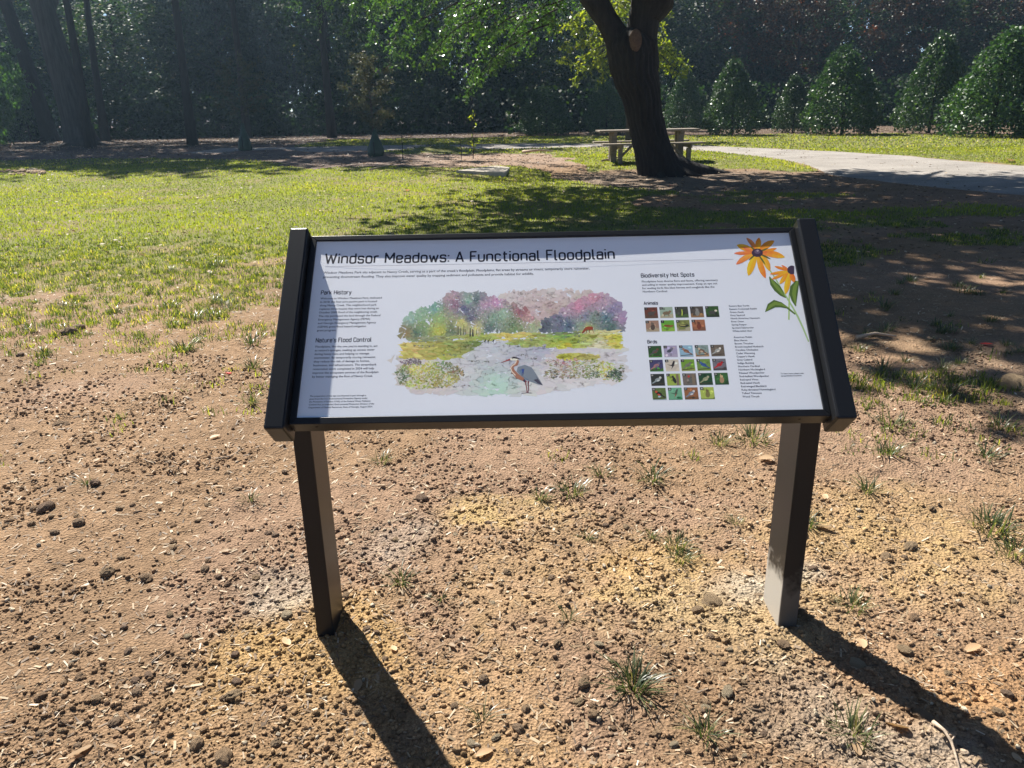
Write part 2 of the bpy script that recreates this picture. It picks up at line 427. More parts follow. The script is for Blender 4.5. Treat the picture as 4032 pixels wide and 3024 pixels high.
M_soil = soil_mat('bare soil and lawn earth'); M_crumb = soil_mat('crumbled earth', 400)

def graded(lo, hi, fine_lo, fine_hi, step, grow):
    a = list(np.arange(fine_lo, fine_hi, step)); s = step; x = a[-1]
    while x < hi: s = s * grow; x += s; a.append(x)
    s = step; x = a[0]; b = []
    while x > lo: s = s * grow; x -= s; b.append(x)
    return np.array(b[::-1] + a)
gx = graded(-400, 400, -1.7, 2.2, .0125, 1.035); gy = graded(-60, 500, .9, 4.2, .0125, 1.022)
X, Y = np.meshgrid(gx, gy); xs, ys = X.ravel(), Y.ravel()
Z = gz(xs, ys)
V = np.c_[xs, ys, Z]
nx, ny = len(gx), len(gy)
i = np.arange(nx * ny).reshape(ny, nx)
F = np.c_[i[:-1, :-1].ravel(), i[:-1, 1:].ravel(), i[1:, 1:].ravel(), i[1:, :-1].ravel()]
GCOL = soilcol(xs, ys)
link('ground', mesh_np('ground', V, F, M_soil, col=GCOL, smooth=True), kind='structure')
print('ground verts', len(V))

# gravel path
def densify(pl, n):
    pts = np.array(pl, float); d = np.r_[0, np.cumsum(np.hypot(*np.diff(pts, axis=0).T))]
    s = np.linspace(0, d[-1], n); 
    return np.c_[np.interp(s, d, pts[:, 0]), np.interp(s, d, pts[:, 1])]
def smooth_pl(p, k=2):
    for _ in range(k * 12):
        q = p.copy(); q[1:-1] = (p[:-2] + 2 * p[1:-1] + p[2:]) / 4; p = q
    return p
lo = smooth_pl(densify(PATH_LO[1:], 360)); up = smooth_pl(densify(PATH_UP[1:], 360))
lo[:, 1] += .35 * (fbm(lo[:, 0] * 2.2, lo[:, 1] * 2.2, 71) - .5); up[:, 1] += .35 * (fbm(up[:, 0] * 2.2, up[:, 1] * 2.2, 72) - .5)
ts = np.linspace(0, 1, 28)
pv = (lo[None] * (1 - ts[:, None, None]) + up[None] * ts[:, None, None]).reshape(-1, 2)
pz = gz(pv[:, 0], pv[:, 1]) + .012
edge = np.minimum(ts, 1 - ts); pz -= np.repeat(np.where(edge < .01, .03, 0), 360)
i = np.arange(28 * 360).reshape(28, 360)
F = np.c_[i[:-1, :-1].ravel(), i[:-1, 1:].ravel(), i[1:, 1:].ravel(), i[1:, :-1].ravel()]
pc = np.array((.30, .275, .25)) * (.72 + .55 * fbm(pv[:, 0] / .7, pv[:, 1] / .35, 73))[:, None]
M_gravel = soil_mat('pale gravel', 120)
link('path', mesh_np('path', np.c_[pv, pz], F, M_gravel, col=pc, smooth=True), kind='structure')
PATH2 = [tuple(q) for q in lo[::6]] + [tuple(q) for q in up[::-6]]

# ------------------------------------------------------------------ exhibit sign
cyw, syw = math.cos(-.012428), math.sin(-.012428); TL_ = .797873
PW, PH = 1.2156, .4933
O_ = Vector((-.50088, 1.67099, .73418))
ex = Vector((cyw, syw, 0)); ey = Vector((-syw * math.cos(TL_), cyw * math.cos(TL_), math.sin(TL_))); en = ex.cross(ey)
SB = Vector((.115, 1.89, 0))
sign = thing('exhibit_sign', SB, 'dark bronze tilted interpretive sign with white printed panel on two posts in bare soil', 'sign')
PM = Matrix((ex, ey, en)).transposed().to_4x4(); PM.translation = O_ - SB
def part(name, mb, mat, smooth=False, M=PM, parent=None, bev=0, **pr):
    o = link(name, mb.mesh(name, mat, smooth, M), parent or sign, **pr)
    if bev: bevel(o, bev)
    return o
part('side_rail', MB().box(-.0647, -.0170, -.037, .5155, -.058, .032), M_frame, bev=.005)
part('side_rail', MB().box(1.2306, 1.2775, -.034, .5165, -.058, .032), M_frame, bev=.005)
FL = .0052; FD = -.040
def bar(pts):  # mitred bar from 4 plan points
    mb = MB(); V = [(x, y, z) for z in (FD, FL) for x, y in pts]
    mb.add(V, [(3, 2, 1, 0), (4, 5, 6, 7), (0, 1, 5, 4), (1, 2, 6, 5), (2, 3, 7, 6), (3, 0, 4, 7)]); return mb
xo0, xo1, yo0, yo1 = -.0162, PW + .0150, -.0172, PH + .0140
part('frame_bar', bar([(xo0, yo0), (xo1, yo0), (PW, 0), (0, 0)]), M_frame, bev=.0015)
part('frame_bar', bar([(0, PH), (PW, PH), (xo1, yo1), (xo0, yo1)]), M_frame, bev=.0015)
part('frame_bar', bar([(xo0, yo0), (0, 0), (0, PH), (xo0, yo1)]), M_frame, bev=.0015)
part('frame_bar', bar([(PW, 0), (xo1, yo0), (xo1, yo1), (PW, PH)]), M_frame, bev=.0015)
for sx_ in (.045, 1.163):
    mb = MB(); V = [(sx_ + .0035 * math.cos(a), yo0 - .0005, -.012 + .002 * math.sin(a)) for a in [k * PI / 4 for k in range(8)]]
    V += [(sx_ + .0035 * math.cos(a), yo0 + .002, -.012 + .002 * math.sin(a)) for a in [k * PI / 4 for k in range(8)]]
    mb.add(V, [tuple(range(8))] + [(k, 8 + k, 8 + (k + 1) % 8, (k + 1) % 8) for k in range(8)]); part('screw_hole', mb, M_black)
T0 = Matrix.Translation(-SB)
def zt(y): # underside of the panel box at depth y
    s = (y - O_.y) / ey.y; return O_.z + s * ey.z
def post(x0, x1, mat):
    y0, y1 = 1.83, 1.966; mb = MB(); o = .055
    V = [(x0, y0, -.2), (x1, y0, -.2), (x1, y1, -.2), (x0, y1, -.2), (x0, y0, zt(y0) - o), (x1, y0, zt(y0) - o), (x1, y1, zt(y1) - o), (x0, y1, zt(y1) - o)]
    mb.add(V, [(3, 2, 1, 0), (4, 5, 6, 7), (0, 1, 5, 4), (1, 2, 6, 5), (2, 3, 7, 6), (3, 0, 4, 7)])
    return part('post', mb, mat, M=T0, bev=.003)
post(-.566, -.518, M_frame)['label'] = 'left post with clean dark bronze sides'
post(.7375, .7905, M_post_dust)['label'] = 'right post dusted with pale cement near the ground'

def bow(x, y):
    t = np.clip(np.asarray(x, float) / PW, 0, 1)
    return -.0034 * np.sin(PI * t ** .78) * np.clip(np.asarray(y, float) / PH, 0, 1) ** .8
gx2 = np.linspace(-.006, PW + .006, 60); gy2 = np.linspace(-.006, PH + .006, 16)
A, B = np.meshgrid(gx2, gy2); a, b = A.ravel(), B.ravel(); nn = len(a)
Vt = np.r_[np.c_[a, b, bow(a, b)], np.c_[a, b, bow(a, b) - .004]]
i = np.arange(nn).reshape(16, 60); q = np.c_[i[:-1, :-1].ravel(), i[:-1, 1:].ravel(), i[1:, 1:].ravel(), i[1:, :-1].ravel()]
PMn = np.array(PM)
def PT(V): return np.asarray(V) @ PMn[:3, :3].T + PMn[:3, 3]
panel = link('panel', mesh_np('panel', PT(Vt), np.r_[q, q[:, ::-1] + nn], M_panel, smooth=True), sign)

def tri_mesh(name, polys, cols, layer, parent=panel, lab=None):
    """flat print: list of 2-D polygons (panel metres) with an ink colour each, following the bowed panel"""
    V = []; Fs = []; cc = []
    for k, (pl, c) in enumerate(zip(polys, cols)):
        b = len(V); h = .00004 * layer + .00003 * (k / max(1, len(polys)))
        for (x, y) in pl: V.append((x, y, h)); cc.append(c)
        Fs.append(tuple(range(b, b + len(pl))))
    V = np.array(V); V[:, 2] += bow(V[:, 0], V[:, 1])
    me = bpy.data.meshes.new(name); me.from_pydata(PT(V).tolist(), [], Fs); me.update()
    a = me.attributes.new('Col', 'FLOAT_COLOR', 'POINT'); c4 = np.ones((len(V), 4), np.float32); c4[:, :3] = np.array(cc); a.data.foreach_set('color', c4.ravel())
    me.materials.append(M_print)
    o = link(name, me, parent)
    if lab: o['label'] = lab
    return o

def text(lines, x, y, pitch, ref, refw, mat=None, name='text', bold=0.0, lab=None, asp=1.0):
    mat = mat or M_ink; fat = .0009 if name == 'title_text' else (.0005 if name == 'heading_text' else .00022)
    """lines of lettering; ref = index of the line whose width is refw metres"""
    cu = bpy.data.curves.new(name, 'FONT'); cu.size = 1; cu.resolution_u = 2; cu.offset = bold
    to = bpy.data.objects.new(name, cu); C.objects.link(to)
    def get(s):
        cu.body = s; bpy.context.view_layer.update()
        dg = bpy.context.evaluated_depsgraph_get(); me = bpy.data.meshes.new_from_object(to.evaluated_get(dg)); 
        co = np.zeros(len(me.vertices) * 3); me.vertices.foreach_get('co', co); return me, co.reshape(-1, 3)
    me, co = get(lines[ref]); sx_ = refw / (co[:, 0].max() - co[:, 0].min()); sy_ = sx_ * asp; bpy.data.meshes.remove(me)
    AV = []; AF = []
    for k, s in enumerate(lines):
        if not s: continue
        me, co = get(s); b = len(AV)
        for rep in (0, 1, 2):
            b = len(AV)
            for v in co: AV.append((x + (v[0]) * sx_ + (rep - 1) * fat * .5, y - k * pitch + v[1] * sy_ + (0, fat * .25, 0)[rep], .00006 + .00001 * rep))
            for p in me.polygons: AF.append(tuple(b + q for q in p.vertices))
        bpy.data.meshes.remove(me)
    bpy.data.objects.remove(to); bpy.data.curves.remove(cu)
    V = np.array(AV); V[:, 2] += bow(V[:, 0], V[:, 1])
    me = bpy.data.meshes.new(name); me.from_pydata(PT(V).tolist(), [], AF); me.update(); me.materials.append(mat)
    o = link(name, me, panel)
    if lab: o['label'] = lab
    return o

# squarish monoline lettering of the title and the headings
_G = {'o': (.46, [([(.23, 0), (0, 0), (0, .7), (.46, .7), (.46, 0), (.23, 0)], .2)]), 'n': (.46, [([(0, 0), (0, .7)], 0), ([(0, .45), (0, .7), (.46, .7), (.46, 0)], .2)]),
 'd': (.46, [([(.46, .35), (.46, 0), (0, 0), (0, .7), (.46, .7), (.46, .35)], .2), ([(.46, 0), (.46, 1)], 0)]), 'b': (.46, [([(0, .35), (0, 0), (.46, 0), (.46, .7), (0, .7), (0, .35)], .2), ([(0, 0), (0, 1)], 0)]),
 's': (.42, [([(.42, .55), (.42, .7), (0, .7), (0, .37), (.42, .37), (.42, 0), (0, 0), (0, .15)], .14)]), 'r': (.30, [([(0, 0), (0, .7)], 0), ([(0, .42), (0, .7), (.32, .7)], .2)]),
 'e': (.46, [([(.44, .15), (.44, 0), (0, 0), (0, .7), (.46, .7), (.46, .34), (0, .34)], .17)]), 'a': (.44, [([(.03, .56), (.03, .7), (.44, .7), (.44, 0)], .15), ([(.44, .41), (0, .41), (0, 0), (.44, 0)], .13)]),
 'w': (.68, [([(0, .7), (.17, 0), (.34, .62), (.51, 0), (.68, .7)], 0)]), 'u': (.46, [([(0, .7), (0, 0), (.46, 0), (.46, .7)], .2)]), 'c': (.42, [([(.42, .54), (.42, .7), (0, .7), (0, 0), (.42, 0), (.42, .16)], .18)]),
 't': (.34, [([(.12, .95), (.12, 0), (.36, 0)], .14), ([(0, .7), (.34, .7)], 0)]), 'i': (.02, [([(.01, 0), (.01, .7)], 0), ([(.01, .88), (.01, 1)], 0)]), 'l': (.14, [([(.01, 1), (.01, 0), (.16, 0)], .12)]),
 'p': (.46, [([(0, .35), (0, 0), (.46, 0), (.46, .7), (0, .7), (0, .35)], .2), ([(0, .7), (0, -.28)], 0)]), 'm': (.74, [([(0, 0), (0, .7)], 0), ([(0, .45), (0, .7), (.37, .7), (.37, 0)], .16), ([(.37, .45), (.37, .7), (.74, .7), (.74, 0)], .16)]),
 'k': (.42, [([(0, 0), (0, 1)], 0), ([(.40, .7), (0, .28)], 0), ([(.15, .42), (.43, 0)], 0)]), 'y': (.46, [([(0, .7), (.23, 0)], 0), ([(.46, .7), (.16, -.28), (.02, -.28)], .08)]), 'v': (.46, [([(0, .7), (.23, 0), (.46, .7)], 0)]),
 'W': (.88, [([(0, 1), (.22, 0), (.44, .85), (.66, 0), (.88, 1)], 0)]), 'M': (.70, [([(0, 0), (0, 1), (.35, .32), (.70, 1), (.70, 0)], 0)]), 'A': (.58, [([(0, 0), (.29, 1), (.58, 0)], 0), ([(.09, .28), (.49, .28)], 0)]),
 'F': (.44, [([(0, 0), (0, 1), (.46, 1)], 0), ([(0, .54), (.40, .54)], 0)]), 'P': (.50, [([(0, 0), (0, 1), (.5, 1), (.5, .45), (0, .45)], .2)]), 'H': (.54, [([(0, 0), (0, 1)], 0), ([(.54, 0), (.54, 1)], 0), ([(0, .53), (.54, .53)], 0)]),
 'N': (.56, [([(0, 0), (0, 1), (.56, 0), (.56, 1)], 0)]), "'": (.02, [([(.01, 1), (.01, .8)], 0)]), 'C': (.50, [([(.5, .76), (.5, 1), (0, 1), (0, 0), (.5, 0), (.5, .24)], .22)]),
 'B': (.52, [([(0, 0), (0, 1), (.49, 1), (.49, .54), (0, .54)], .18), ([(0, .54), (.53, .54), (.53, 0), (0, 0)], .18)]), 'S': (.50, [([(.5, .78), (.5, 1), (0, 1), (0, .53), (.5, .53), (.5, 0), (0, 0), (0, .22)], .2)]), ':': (.02, [([(.01, 0), (.01, .13)], 0), ([(.01, .56), (.01, .69)], 0)])}
def rounded(pts, r):
    o = [np.array(pts[0], float)]
    for k in range(1, len(pts) - 1):
        a, b, c = (np.array(q, float) for q in pts[k - 1:k + 2])
        if r <= 0: o.append(b); continue
        ra = min(r, np.linalg.norm(a - b) * (.5 if 1 < k else 1)); rc = min(r, np.linalg.norm(c - b) * (.5 if k < len(pts) - 2 else 1))
        p0 = b + (a - b) / (np.linalg.norm(a - b) + 1e-9) * ra; p1 = b + (c - b) / (np.linalg.norm(c - b) + 1e-9) * rc
        for t in (0, .25, .5, .75, 1): o.append(p0 * (1 - t) ** 2 + b * (.35 * 0 + 2 * t * (1 - t)) + p1 * t ** 2)
    o.append(np.array(pts[-1], float)); return o
def lettering(s, x, y, width, cap, stroke, name):
    adv = []; cx = 0
    for ch in s:
        if ch == ' ': cx += .40; continue
        w_, st = _G[ch]; adv.append((cx, st)); cx += w_ + .235
    k = width / (cx - .215); P = []
    for x0, st in adv:
        for pts, r in st:
            q = rounded([((x0 + a) * k, b * cap) for a, b in pts], r * cap)
            for j in range(len(q) - 1):
                a, b = q[j], q[j + 1]; d = b - a; L_ = np.linalg.norm(d)
                if L_ < 1e-7: continue
                d /= L_; nrm = np.array((-d[1], d[0])) * stroke / 2; e = d * stroke * (.22 if r <= 0 and 0 < j else .12) * (0 if (r <= 0 and len(q) == 2) else 1)
                P.append([(x + p_[0], y + p_[1]) for p_ in (a - e - nrm, b + e - nrm, b + e + nrm, a - e + nrm)])
    return tri_mesh(name, P, [(.012, .012, .025)] * len(P), 2)
lettering('Windsor Meadows: A Functional Floodplain', .0270, .4262, .737, .0290, .0045, 'title_text')
lettering('Park History', .0252, .3341, .0755, .0112, .0018, 'heading_text')
lettering("Nature's Flood Control", .0252, .1988, .1345, .0112, .0018, 'heading_text')
lettering('Biodiversity Hot Spots', .8277, .3679, .1322, .0112, .0018, 'heading_text')
lettering('Animals', .8281, .2887, .0340, .0085, .0015, 'heading_text')
lettering('Birds', .8278, .1809, .0224, .0085, .0015, 'heading_text')

text(['Windsor Meadows Park sits adjacent to Nancy Creek, serving as a part of the creek\u2019s floodplain. Floodplains, flat areas by streams or rivers, temporarily store rainwater,',
      'preventing downstream flooding. They also improve water quality by trapping sediment and pollutants and provide habitat for wildlife.'], .0252, .3950, .0129, 0, .674, name='intro_text')
text(['Welcome to Windsor Meadows Park, dedicated', 'in 2018, the four-acre passive park is located', 'along Nancy Creek. This neighborhood park', 'replaces three houses that were lost during an',
      'October 2009 flood of the neighboring creek.', 'The city purchased the land through the Federal', 'Emergency Management Agency (FEMA)', 'and Georgia Emergency Management Agency',
      '(GEMA) grant flood hazard mitigation', 'grant program.'], .0250, .3197, .01007, 0, .1530, name='body_text')
text(['Floodplains, like the one you\u2019re standing in, act', 'as nature\u2019s sponges, soaking up excess water', 'during heavy rains and helping to manage', 'stormwater. By temporarily storing rainwater,',
      'they reduce the risk of damage to homes,', 'businesses, and infrastructure. The streambank', 'restoration work completed in 2024 will help', 'improve the ecosystem services of the floodplain',
      'by better managing the flow of Nancy Creek.'], .0249, .1841, .01006, 7, .1572, name='body_text')
text(['The preparation of this sign was financed in part through a', 'grant from the U.S. Environmental Protection Agency under', 'the Provisions of Section 319(h) of the Federal Water Pollution',
      'Control Act, as amended. Environmental Protection Division of the', 'Department of Natural Resources, State of Georgia, August 2024.'], .0247, .0539, .00728, 4, .1494, name='credit_text')
text(['Floodplains host diverse flora and fauna, offering sanctuary', 'and aiding in water quality improvement. Keep an eye out', 'for wading birds like blue herons and songbirds like the', 'Northern Cardinal.'],
     .8274, .3531, .00983, 0, .189, name='body_text')
text(['Eastern Box Turtle', 'Eastern Cottontail Rabbit', 'Green Anole', 'Grey Squirrel', 'North American Opossum', 'River Otter', 'Spring Peeper', 'Spotted Salamander', 'White-tailed deer'],
     1.0350, .2779, .00876, 0, .0497, name='name_list')
text(['American Robin', 'Blue Heron', 'Brown Thrasher', 'Brown-headed Nuthatch', 'Carolina Chickadee', 'Cedar Waxwing', 'Copper\u2019s Hawk', 'Gray Catbird', 'Indigo Bunting', 'Northern Cardinal',
      'Northern Mockingbird', 'Pileated Woodpecker', 'Red-bellied Woodpecker', 'Red-eyed Vireo', 'Red-tailed Hawk', 'Red-winged Blackbird', 'Ruby-throated Hummingbird', 'Tufted Titmouse', 'Wood Thrush'],
     1.0355, .1908, .0087, 16, .0784, name='name_list')
text(['To learn more, please visit:', 'spr.gs/windsormeadows'], 1.1329, .0924, .0059, 0, .0546, name='web_address')

def lin(c):
    c = np.array(c, float) / 255.0
    return np.where(c <= .04045, c / 12.92, ((c + .055) / 1.055) ** 2.4)
PAPER = lin((192, 202, 220))
def ink(c): return tuple(np.clip(lin(c) / PAPER * .82, .01, .84))
tri_mesh('heading_rule', [[(.0285, .4160), (1.0639, .4160), (1.0639, .4168), (.0285, .4168)]], [ink((70, 70, 110))], 1)

# photo position on the panel -> panel metres (the printed picture, surveyed)
def homog():
    src = [(0, PH), (PW, PH), (0, 0), (PW, 0)]; dst = [(1248.2, 951.7), (3105.6, 916.2), (1168.9, 1646.7), (3240.8, 1614)]
    Am = []
    for (x, y), (u, v) in zip(src, dst):
        Am.append([x, y, 1, 0, 0, 0, -u * x, -u * y, -u]); Am.append([0, 0, 0, x, y, 1, -v * x, -v * y, -v])
    return np.linalg.inv(np.linalg.svd(np.array(Am))[2][-1].reshape(3, 3))
HI = homog()
def pan(pts, x0=1500, y0=1100, s=.45208):
    p = np.asarray(pts, float); u = x0 + s * p[:, 0]; v = y0 + s * p[:, 1]
    q = np.c_[u, v, np.ones(len(p))] @ HI.T
    return q[:, :2] / q[:, 2:3]

rngp = np.random.default_rng(5)
def dabs(region, n, size, cpts, jitter=14, asp=1.0, edge=0.0, paper=0.0):
    """brush dabs inside a region of the watercolour; colour blended from the colour points"""
    r = np.array(region, float); lo_, hi_ = r.min(0), r.max(0)
    P = rngp.uniform(lo_, hi_, (n * 3, 2)); wob = 14 * (rngp.random((len(P), 2)) - .5)
    P = P[inpoly(P[:, 0] + wob[:, 0], P[:, 1] + wob[:, 1], region)][:n]
    cp_ = np.array([[c[0], c[1]] for c in cpts], float); cc = np.array([c[2] for c in cpts], float)
    d = ((P[:, None] - cp_[None]) ** 2).sum(2) ** .5 + 15
    wgt = d ** -3.0; wgt /= wgt.sum(1, keepdims=True)
    col = wgt @ cc + rngp.normal(0, jitter, (len(P), 1)) + rngp.normal(0, jitter * .5, (len(P), 3))
    if paper: 
        k = (rngp.random(len(P)) < paper)[:, None]; col = np.where(k, col * .35 + np.array((192, 200, 216)) * .65, col)
    polys = []; cols = []
    for (x, y), c in zip(P, col):
        s = size * rngp.uniform(.5, 1.5); th = rngp.uniform(0, 6.28); m_ = rngp.integers(5, 8); ang = np.sort(rngp.uniform(0, 6.28, m_))
        rr = s * rngp.uniform(.6, 1.2, m_)
        pl = np.c_[x + rr * np.cos(ang) * asp, y + rr * np.sin(ang)]
        c = c * .80 + np.array((196, 202, 214)) * .20
        polys.append(pan(pl)[::-1]); cols.append(ink(np.clip(c, 8, 225)))
    return polys, cols
paint_p, paint_c = [], []
def add(t): paint_p.extend(t[0]); paint_c.extend(t[1])
# water and ground wash
add(dabs([(130, 690), (300, 560), (900, 540), (1500, 560), (2080, 600), (2110, 720), (2100, 880), (1500, 960), (1300, 1000), (900, 1000), (330, 985), (150, 900)], 1500, 26,
         [(1000, 640, (166, 176, 196)), (700, 800, (172, 180, 196)), (1000, 930, (146, 188, 182)), (400, 930, (178, 176, 184)), (1500, 700, (170, 168, 180)), (1700, 900, (186, 190, 202)), (1150, 700, (150, 162, 184)), (1400, 600, (140, 150, 180)), (1350, 980, (182, 188, 200)), (1500, 820, (180, 186, 200))], 4, 2.2))
# hills
add(dabs([(1030, 160), (1130, 105), (1290, 100), (1500, 75), (1640, 98), (1900, 108), (1960, 190), (1500, 400), (1380, 385), (1250, 300), (1080, 230)], 700, 22,
         [(1100, 150, (176, 172, 184)), (1500, 90, (180, 178, 188)), (1500, 250, (158, 142, 148)), (1350, 330, (164, 150, 160)), (1800, 130, (168, 160, 168))], 4, 1.4))
# left trees
LT = [(170, 500), (185, 430), (215, 340), (330, 245), (470, 212), (530, 170), (600, 112), (700, 118), (790, 122), (850, 98), (920, 140), (1040, 165), (1130, 205), (1210, 250), (1300, 300), (1370, 370), (1390, 440), (1250, 462), (900, 462), (800, 500), (400, 512)]
LC = [(230, 470, (110, 96, 60)), (260, 340, (120, 160, 158)), (330, 290, (110, 150, 130)), (450, 250, (84, 136, 132)), (620, 150, (150, 128, 148)), (640, 210, (110, 80, 110)), (720, 260, (52, 62, 104)), (760, 180, (112, 150, 142)), (830, 180, (60, 84, 96)), (780, 330, (62, 66, 100)),
      (500, 340, (118, 150, 90)), (350, 400, (92, 128, 80)), (300, 460, (52, 80, 62)), (500, 440, (150, 160, 50)), (620, 440, (70, 90, 66)), (700, 380, (170, 172, 90)), (820, 420, (176, 176, 110)), (900, 220, (150, 120, 158)), (1000, 200, (166, 122, 170)), (980, 330, (96, 132, 116)), (1060, 300, (110, 146, 128)),
      (940, 430, (62, 86, 90)), (1150, 380, (80, 106, 80)), (1220, 270, (126, 72, 92)), (1300, 330, (158, 120, 128)), (1320, 410, (130, 150, 120)), (1180, 440, (90, 120, 70))]
add(dabs(LT, 900, 26, LC, 5, 1.1)); add(dabs(LT, 2300, 9, LC, 13, 1.0, paper=.05))
# right trees
RT = [(1390, 445), (1395, 360), (1540, 312), (1580, 260), (1700, 215), (1760, 155), (1880, 128), (2000, 150), (2070, 235), (2118, 300), (2098, 425), (1900, 445)]
RC = [(1430, 410, (52, 64, 84)), (1550, 350, (72, 84, 112)), (1620, 390, (46, 72, 104)), (1600, 290, (150, 128, 158)), (1720, 240, (176, 112, 150)), (1850, 160, (170, 116, 146)), (1900, 230, (140, 120, 150)), (1780, 330, (96, 104, 140)), (1740, 400, (96, 120, 110)), (1850, 330, (84, 110, 104)),
      (1960, 330, (50, 86, 104)), (2020, 260, (104, 100, 150)), (2080, 330, (140, 116, 158)), (2000, 400, (46, 78, 78)), (1800, 420, (130, 146, 80)), (1960, 190, (150, 130, 160))]
add(dabs(RT, 700, 28, RC, 4, 1.1)); add(dabs(RT, 1000, 10, RC, 9, 1.1, paper=.04))
# meadows
add(dabs([(190, 560), (430, 535), (860, 540), (870, 570), (700, 640), (680, 680), (400, 690), (200, 680)], 560, 13, [(250, 650, (176, 170, 70)), (350, 580, (140, 146, 60)), (600, 570, (120, 132, 56)), (550, 650, (150, 160, 60)), (300, 610, (188, 160, 90)), (800, 550, (90, 110, 50))], 12, 3.0))
add(dabs([(200, 515), (900, 470), (1480, 462), (2100, 440), (2085, 480), (1500, 500), (900, 530), (250, 540)], 520, 9, [(300, 525, (110, 126, 88)), (900, 500, (130, 150, 60)), (1100, 480, (186, 176, 80)), (1600, 460, (80, 112, 60)), (1900, 465, (176, 180, 120)), (2050, 460, (190, 190, 130))], 12, 3.4))
add(dabs([(1100, 540), (1480, 490), (2080, 480), (2070, 600), (1900, 590), (1500, 590), (1130, 565)], 620, 12, [(1200, 550, (120, 140, 60)), (1350, 510, (140, 160, 80)), (1600, 500, (90, 140, 60)), (1600, 560, (170, 180, 40)), (1850, 500, (130, 150, 60)), (1900, 560, (188, 190, 170)), (2040, 510, (176, 176, 50))], 12, 3.2))
add(dabs([(1540, 650), (1750, 645), (1900, 665), (1880, 690), (1560, 695)], 150, 12, [(1600, 670, (170, 180, 50)), (1800, 675, (178, 176, 90))], 8, 3.0))
add(dabs([(1420, 690), (1560, 690), (1900, 700), (2120, 750), (2090, 900), (1900, 860), (1400, 855), (1480, 760)], 900, 8, [(1480, 840, (90, 90, 70)), (1600, 700, (150, 120, 124)), (1700, 770, (130, 130, 80)), (1900, 800, (150, 160, 70)), (2040, 820, (50, 72, 50)), (1850, 840, (70, 90, 60)), (1980, 780, (176, 180, 80)), (1650, 850, (120, 116, 100))], 24, 1.6, paper=.28))
add(dabs([(130, 800), (200, 730), (340, 740), (420, 710), (600, 720), (720, 790), (700, 870), (600, 930), (300, 960), (160, 900)], 1500, 9, [(200, 850, (50, 74, 50)), (300, 780, (180, 176, 84)), (400, 750, (160, 166, 74)), (450, 850, (130, 140, 60)), (560, 740, (80, 106, 70)), (650, 790, (100, 90, 62)), (500, 900, (120, 120, 56)), (250, 930, (160, 170, 80)), (600, 870, (150, 156, 80))], 22, 1.2, paper=.16))
add(dabs([(160, 715), (230, 690), (290, 680), (350, 700), (350, 742), (240, 745)], 160, 8, [(260, 710, (84, 70, 92)), (320, 730, (90, 84, 90))], 14, .7))
add(dabs([(1960, 850), (1990, 800), (2060, 790), (2110, 810), (2080, 860)], 110, 8, [(2040, 830, (40, 62, 50))], 12, .8))
add(dabs([(1840, 850), (1850, 800), (1900, 800), (1910, 850)], 60, 7, [(1870, 830, (70, 86, 70))], 12, .6))
for (a_, b_) in ((1240, 655), (900, 715), (820, 712), (1320, 690), (1160, 815), (930, 820), (780, 710), (1100, 575), (1200, 580), (1330, 578), (640, 935), (500, 940), (740, 925), (1720, 485), (1300, 520), (420, 580), (330, 575), (620, 655), (560, 650), (1750, 540), (1640, 500)):
    add(dabs([(a_ - 40, b_ - 8), (a_ + 40, b_ - 8), (a_ + 40, b_ + 8), (a_ - 40, b_ + 8)], 9, 4, [(a_, b_, (80, 84, 86))], 12, 2.0))
# thin tree stems and shadows beneath the painted trees
for x_, y0_, y1_, w_ in ((670, 400, 480, 4), (690, 410, 485, 3), (720, 390, 480, 4), (775, 420, 495, 7), (798, 430, 495, 9), (735, 430, 480, 3), (830, 430, 480, 3)):
    paint_p.append(pan([(x_ - w_, y1_), (x_ + w_, y1_), (x_ + w_ * .4, y0_), (x_ - w_ * .4, y0_)])); paint_c.append(ink((44, 50, 50)))
tri_mesh('meadow_painting', paint_p, paint_c, 1, lab='watercolour print of a flooded meadow with trees on both sides')
# heron
def S(pl, c): return (pan(pl), ink(c))
def strip(pts, wd):
    p = np.array(pts, float); t = np.gradient(p, axis=0); t /= np.linalg.norm(t, axis=1, keepdims=True) + 1e-9
    nrm = np.c_[-t[:, 1], t[:, 0]]; wd = np.array(wd, float)[:, None]
    return [p[k] + nrm[k] * wd[k] for k in range(len(p))] + [p[k] - nrm[k] * wd[k] for k in range(len(p) - 1, -1, -1)]
def strip_quads(pts, wd, c):
    p = np.array(pts, float); t = np.gradient(p, axis=0); t /= np.linalg.norm(t, axis=1, keepdims=True) + 1e-9
    nrm = np.c_[-t[:, 1], t[:, 0]]; wd = np.array(wd, float)[:, None]; a_ = p + nrm * wd; b_ = p - nrm * wd
    return [S([a_[k], a_[k + 1], b_[k + 1], b_[k]], c) for k in range(len(p) - 1)]
hp = []
hp += [S([(1190, 760), (1250, 742), (1310, 765), (1345, 815), (1385, 880), (1408, 920), (1370, 915), (1300, 890), (1250, 870), (1205, 830), (1180, 800)], (104, 118, 138))]
hp += [S([(1200, 790), (1250, 770), (1300, 800), (1330, 860), (1280, 880), (1225, 840)], (84, 108, 146)), S([(1225, 780), (1260, 778), (1270, 810), (1235, 830)], (44, 70, 150))]
hp += [S([(1330, 820), (1408, 922), (1365, 905), (1310, 860)], (58, 60, 82)), S([(1180, 810), (1215, 845), (1262, 880), (1250, 898), (1195, 850)], (52, 46, 72))]
hp += strip_quads([(1180, 690), (1190, 715), (1180, 738), (1155, 745), (1138, 765), (1150, 800), (1190, 845), (1240, 872)], [9, 11, 12, 13, 15, 17, 20, 14], (138, 100, 88))
hp += strip_quads([(1172, 690), (1176, 715), (1165, 735), (1143, 748), (1128, 770), (1138, 800), (1170, 835)], [4, 4, 4, 4, 4, 4, 4], (196, 186, 180))
